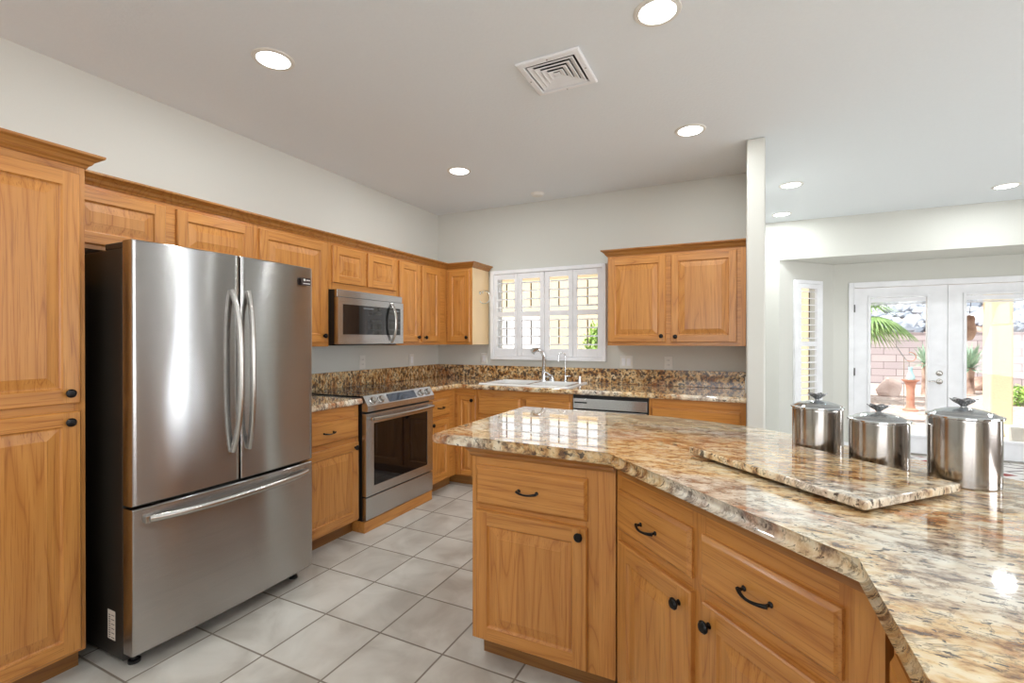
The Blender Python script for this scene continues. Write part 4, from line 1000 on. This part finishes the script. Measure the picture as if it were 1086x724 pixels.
# metal garden spinner behind
t = thing('garden_ornament', 'tilted metal blade ornament on a thin rod behind the blue jar', 'ornament', (5.86, 7.8, GZ))
b = NB(); tube(b, [(0, 0, 0), (0, 0, 1.0)], 0.008, 8); obj('rod', b, BAR, t)
b = NB(); tube(b, [(-0.13, 0, 1.22), (-0.03, 0, 1.04), (0.04, 0, 0.93)], [0.012, 0.035, 0.01], 8, sy=0.3); obj('blade', b, plain('weathered_metal', (0.30, 0.32, 0.34), 0.4, 0.7), t)
b = NB(); tube(b, arc(lambda a: (0.10+0.09*math.cos(a), 0, 1.0+0.09*math.sin(a)), -2.2, 1.8, 14), 0.016, 8, sy=0.5); obj('copper_loop', b, TER, t)
# patio post with hanging ornament, pot
b = NB(); box(b, 0, 0.24, 0, 0.24, 0, 2.35, bev=0.02); tag(obj('patio_post', b, STU, loc=(5.985, 4.45, -0.005), rz=0.0), 'square yellow stucco patio post outside the right glass door', 'post')
b = NB(); box(b, 3.4, 9.2, 4.38, 4.76, 2.35, 2.75, bev=0.02); tag(obj('patio_beam', b, STU), 'yellow stucco patio beam resting on the post outside the glass doors', 'beam')
t = thing('hanging_ornament', 'carved tan ornament hanging outside beside the yellow post', 'ornament', (5.93, 4.95, 1.30))
b = NB(); lathe(b, [(0.0, 0.0), (0.035, 0.01), (0.055, 0.05), (0.075, 0.12), (0.078, 0.2), (0.06, 0.27), (0.068, 0.31), (0.05, 0.36), (0, 0.375)], 20); 
for v in b.verts: v.co.x *= 1+0.08*math.sin(v.co.z*60)
obj('figure', b, BRN, t, smooth=True)
b = NB(); tube(b, [(0, 0, 0.37), (0, -0.2, 1.07)], 0.004, 6); obj('cord', b, BLK, t)
t = thing('plant_pot', 'small white square tapered pot on the patio beside the post', 'pot', (6.13, 4.10, -0.004))
b = NB(); r0, r1, h = 0.075, 0.105, 0.20
R4 = [[b.verts.new((sx*r, sy*r, z)) for sx, sy in ((-1, -1), (1, -1), (1, 1), (-1, 1))] for r, z in ((r0, 0), (r1, h), (r1-0.012, h), (r1-0.016, h-0.03))]
b.faces.new(R4[0]); b.faces.new(R4[3])
for a, c in zip(R4, R4[1:]):
    for k in range(4): b.faces.new((a[k], a[(k+1) % 4], c[(k+1) % 4], c[k]))
obj('pot', b, PLW, t)
# leafy plants
def leafstrip(b, base, d, up, ln, wd, droop, seg=5):
    pts = []
    side = d.cross(Vector((0, 0, 1)));
    side = side.normalized() if side.length > 1e-3 else Vector((1, 0, 0))
    L_, R2 = [], []
    for i in range(seg+1):
        u = i/seg; p = base+d*ln*u+Vector((0, 0, -droop*ln*u*u)); w_ = wd*math.sin(PI*min(1, 0.12+u*0.88))+0.001
        L_.append(b.verts.new(p-side*w_)); R2.append(b.verts.new(p+side*w_))
    for i in range(seg): b.faces.new((L_[i], R2[i], R2[i+1], L_[i+1]))
t = thing('yucca', 'spiky blue green yucca by the garden wall seen through the right door', 'plant', (8.0, 11.3, GZ))
b = NB()
for k in range(110):
    a = random.uniform(0, 2*PI); e = random.uniform(-0.2, 1.45); d = Vector((math.cos(a)*math.cos(e), math.sin(a)*math.cos(e), math.sin(e)))
    leafstrip(b, Vector((0, 0, 0.62)), d, 0, random.uniform(0.55, 0.78), 0.022, 0.08)
obj('foliage', b, LEAFB, t, recalc=False)
b = NB(); lathe(b, [(0.10, 0), (0.08, 0.3), (0.09, 0.65)], 12); obj('trunk', b, BRN, t, smooth=True)
t = thing('yucca', 'spiky yucca against the garden wall seen behind the left door edge', 'plant', (6.95, 10.6, GZ))
b = NB()
for k in range(90):
    a = random.uniform(0, 2*PI); e = random.uniform(-0.2, 1.45); d = Vector((math.cos(a)*math.cos(e), math.sin(a)*math.cos(e), math.sin(e)))
    leafstrip(b, Vector((0, 0, 0.75)), d, 0, random.uniform(0.45, 0.62), 0.02, 0.08)
obj('foliage', b, LEAFB, t, recalc=False)
b = NB(); lathe(b, [(0.09, 0), (0.07, 0.4), (0.08, 0.78)], 12); obj('trunk', b, BRN, t, smooth=True)
t = thing('palm_tree', 'fan palm whose drooping green fronds fill the top of the left door', 'palm', (5.12, 8.4, GZ))
b = NB(); lathe(b, [(0.16, 0), (0.12, 0.5), (0.12, 1.7), (0.14, 1.95)], 14); obj('trunk', b, BRN, t, smooth=True)
b = NB()
for k in range(26):
    a = 2*PI*k/26+random.uniform(-.1, .1); e = random.uniform(-0.5, 0.9); c0 = Vector((0, 0, 1.9)); d = Vector((math.cos(a)*math.cos(e), math.sin(a)*math.cos(e), math.sin(e)))
    hub = c0+d*random.uniform(0.35, 0.6)+Vector((0, 0, -0.05))
    s_ = d.cross(Vector((0, 0, 1))).normalized(); u_ = s_.cross(d)
    for j in range(17):
        th = (j-8)/8*1.25; dj = (d*math.cos(th)+s_*math.sin(th)).normalized()
        leafstrip(b, hub, dj, 0, 0.62, 0.019, 0.55)
    leafstrip(b, c0, (hub-c0).normalized(), 0, (hub-c0).length, 0.015, 0.0, 2)
obj('frond', b, LEAF, t, recalc=False)
def shrub(loc, r, n_, m, label, name='shrub'):
    t = thing(name, label, 'shrub', loc); b = NB()
    for k in range(n_):
        a = random.uniform(0, 2*PI); e = math.asin(random.uniform(0.0, 1)); rr = r*random.uniform(0.5, 1); d = Vector((math.cos(a)*math.cos(e), math.sin(a)*math.cos(e), math.sin(e)))
        o2 = Vector((random.gauss(0, 1), random.gauss(0, 1), random.gauss(0, 1))).normalized()
        leafstrip(b, d*rr, o2, 0, r*0.22, r*0.05, 0.1, 3)
    obj('foliage', b, m, t, recalc=False)
    b = NB()
    for k in range(7):
        a = 2*PI*k/7; tube(b, [(0, 0, 0), (math.cos(a)*r*0.3, math.sin(a)*r*0.3, r*0.4), (math.cos(a)*r*0.5, math.sin(a)*r*0.5, r*0.75)], [0.012, 0.008, 0.004], 6)
    obj('stem', b, BRN, t)
shrub((8.05, 9.2, GZ), 0.42, 700, BUSHM, 'bright green leafy shrub on the gravel at the far right')
# neighbouring house and fence seen through the kitchen shutters
t = thing('neighbour_house', 'yellow stucco house beyond the yard, seen through the kitchen shutters', 'house', (-20, 20.0, GZ))
b = NB(); box(b, 0, 18, 0, 6, 0, 4.75); obj('wall', b, STU, t)
b = NB(); box(b, -0.05, 18.05, -0.05, 6.05, 4.75, 4.95); obj('roof', b, STU, t)
b = NB(); box(b, -9, -3.1, 10.6, 10.75, GZ, 2.1, bev=0.02); tag(obj('yard_wall', b, speck('white_stucco', [(0.3, lin(232, 232, 234)), (0.7, lin(242, 242, 244))], 10)), 'pale rendered yard wall seen low through the left shutter panels', 'wall')
t = thing('garden_tree', 'small green tree outside behind the rightmost shutter panel', 'tree', (0.62, 4.4, GZ))
b = NB()
for k in range(1500):
    d = Vector((random.gauss(0, 1), random.gauss(0, 1), random.gauss(0, 1))).normalized()*random.uniform(0.4, 1)
    o2 = Vector((random.gauss(0, 1), random.gauss(0, 1), random.gauss(0, 1))).normalized()
    leafstrip(b, Vector((d.x*0.36, d.y*0.36, 1.18+d.z*0.5)), o2, 0, 0.13, 0.026, 0.1, 3)
obj('foliage', b, BUSHM, t, recalc=False)
b = NB(); tube(b, [(0, 0, 0), (0.03, 0, 0.5), (0, 0.02, 1.2)], [0.045, 0.035, 0.02], 8); obj('trunk', b, BRN, t, smooth=True)
b = NB(); box(b, 3.25, 4.02, 4.2, 4.36, GZ, 2.35, bev=0.02); tag(obj('patio_post', b, STU), 'wide yellow stucco post outside the narrow bay shutter', 'post')
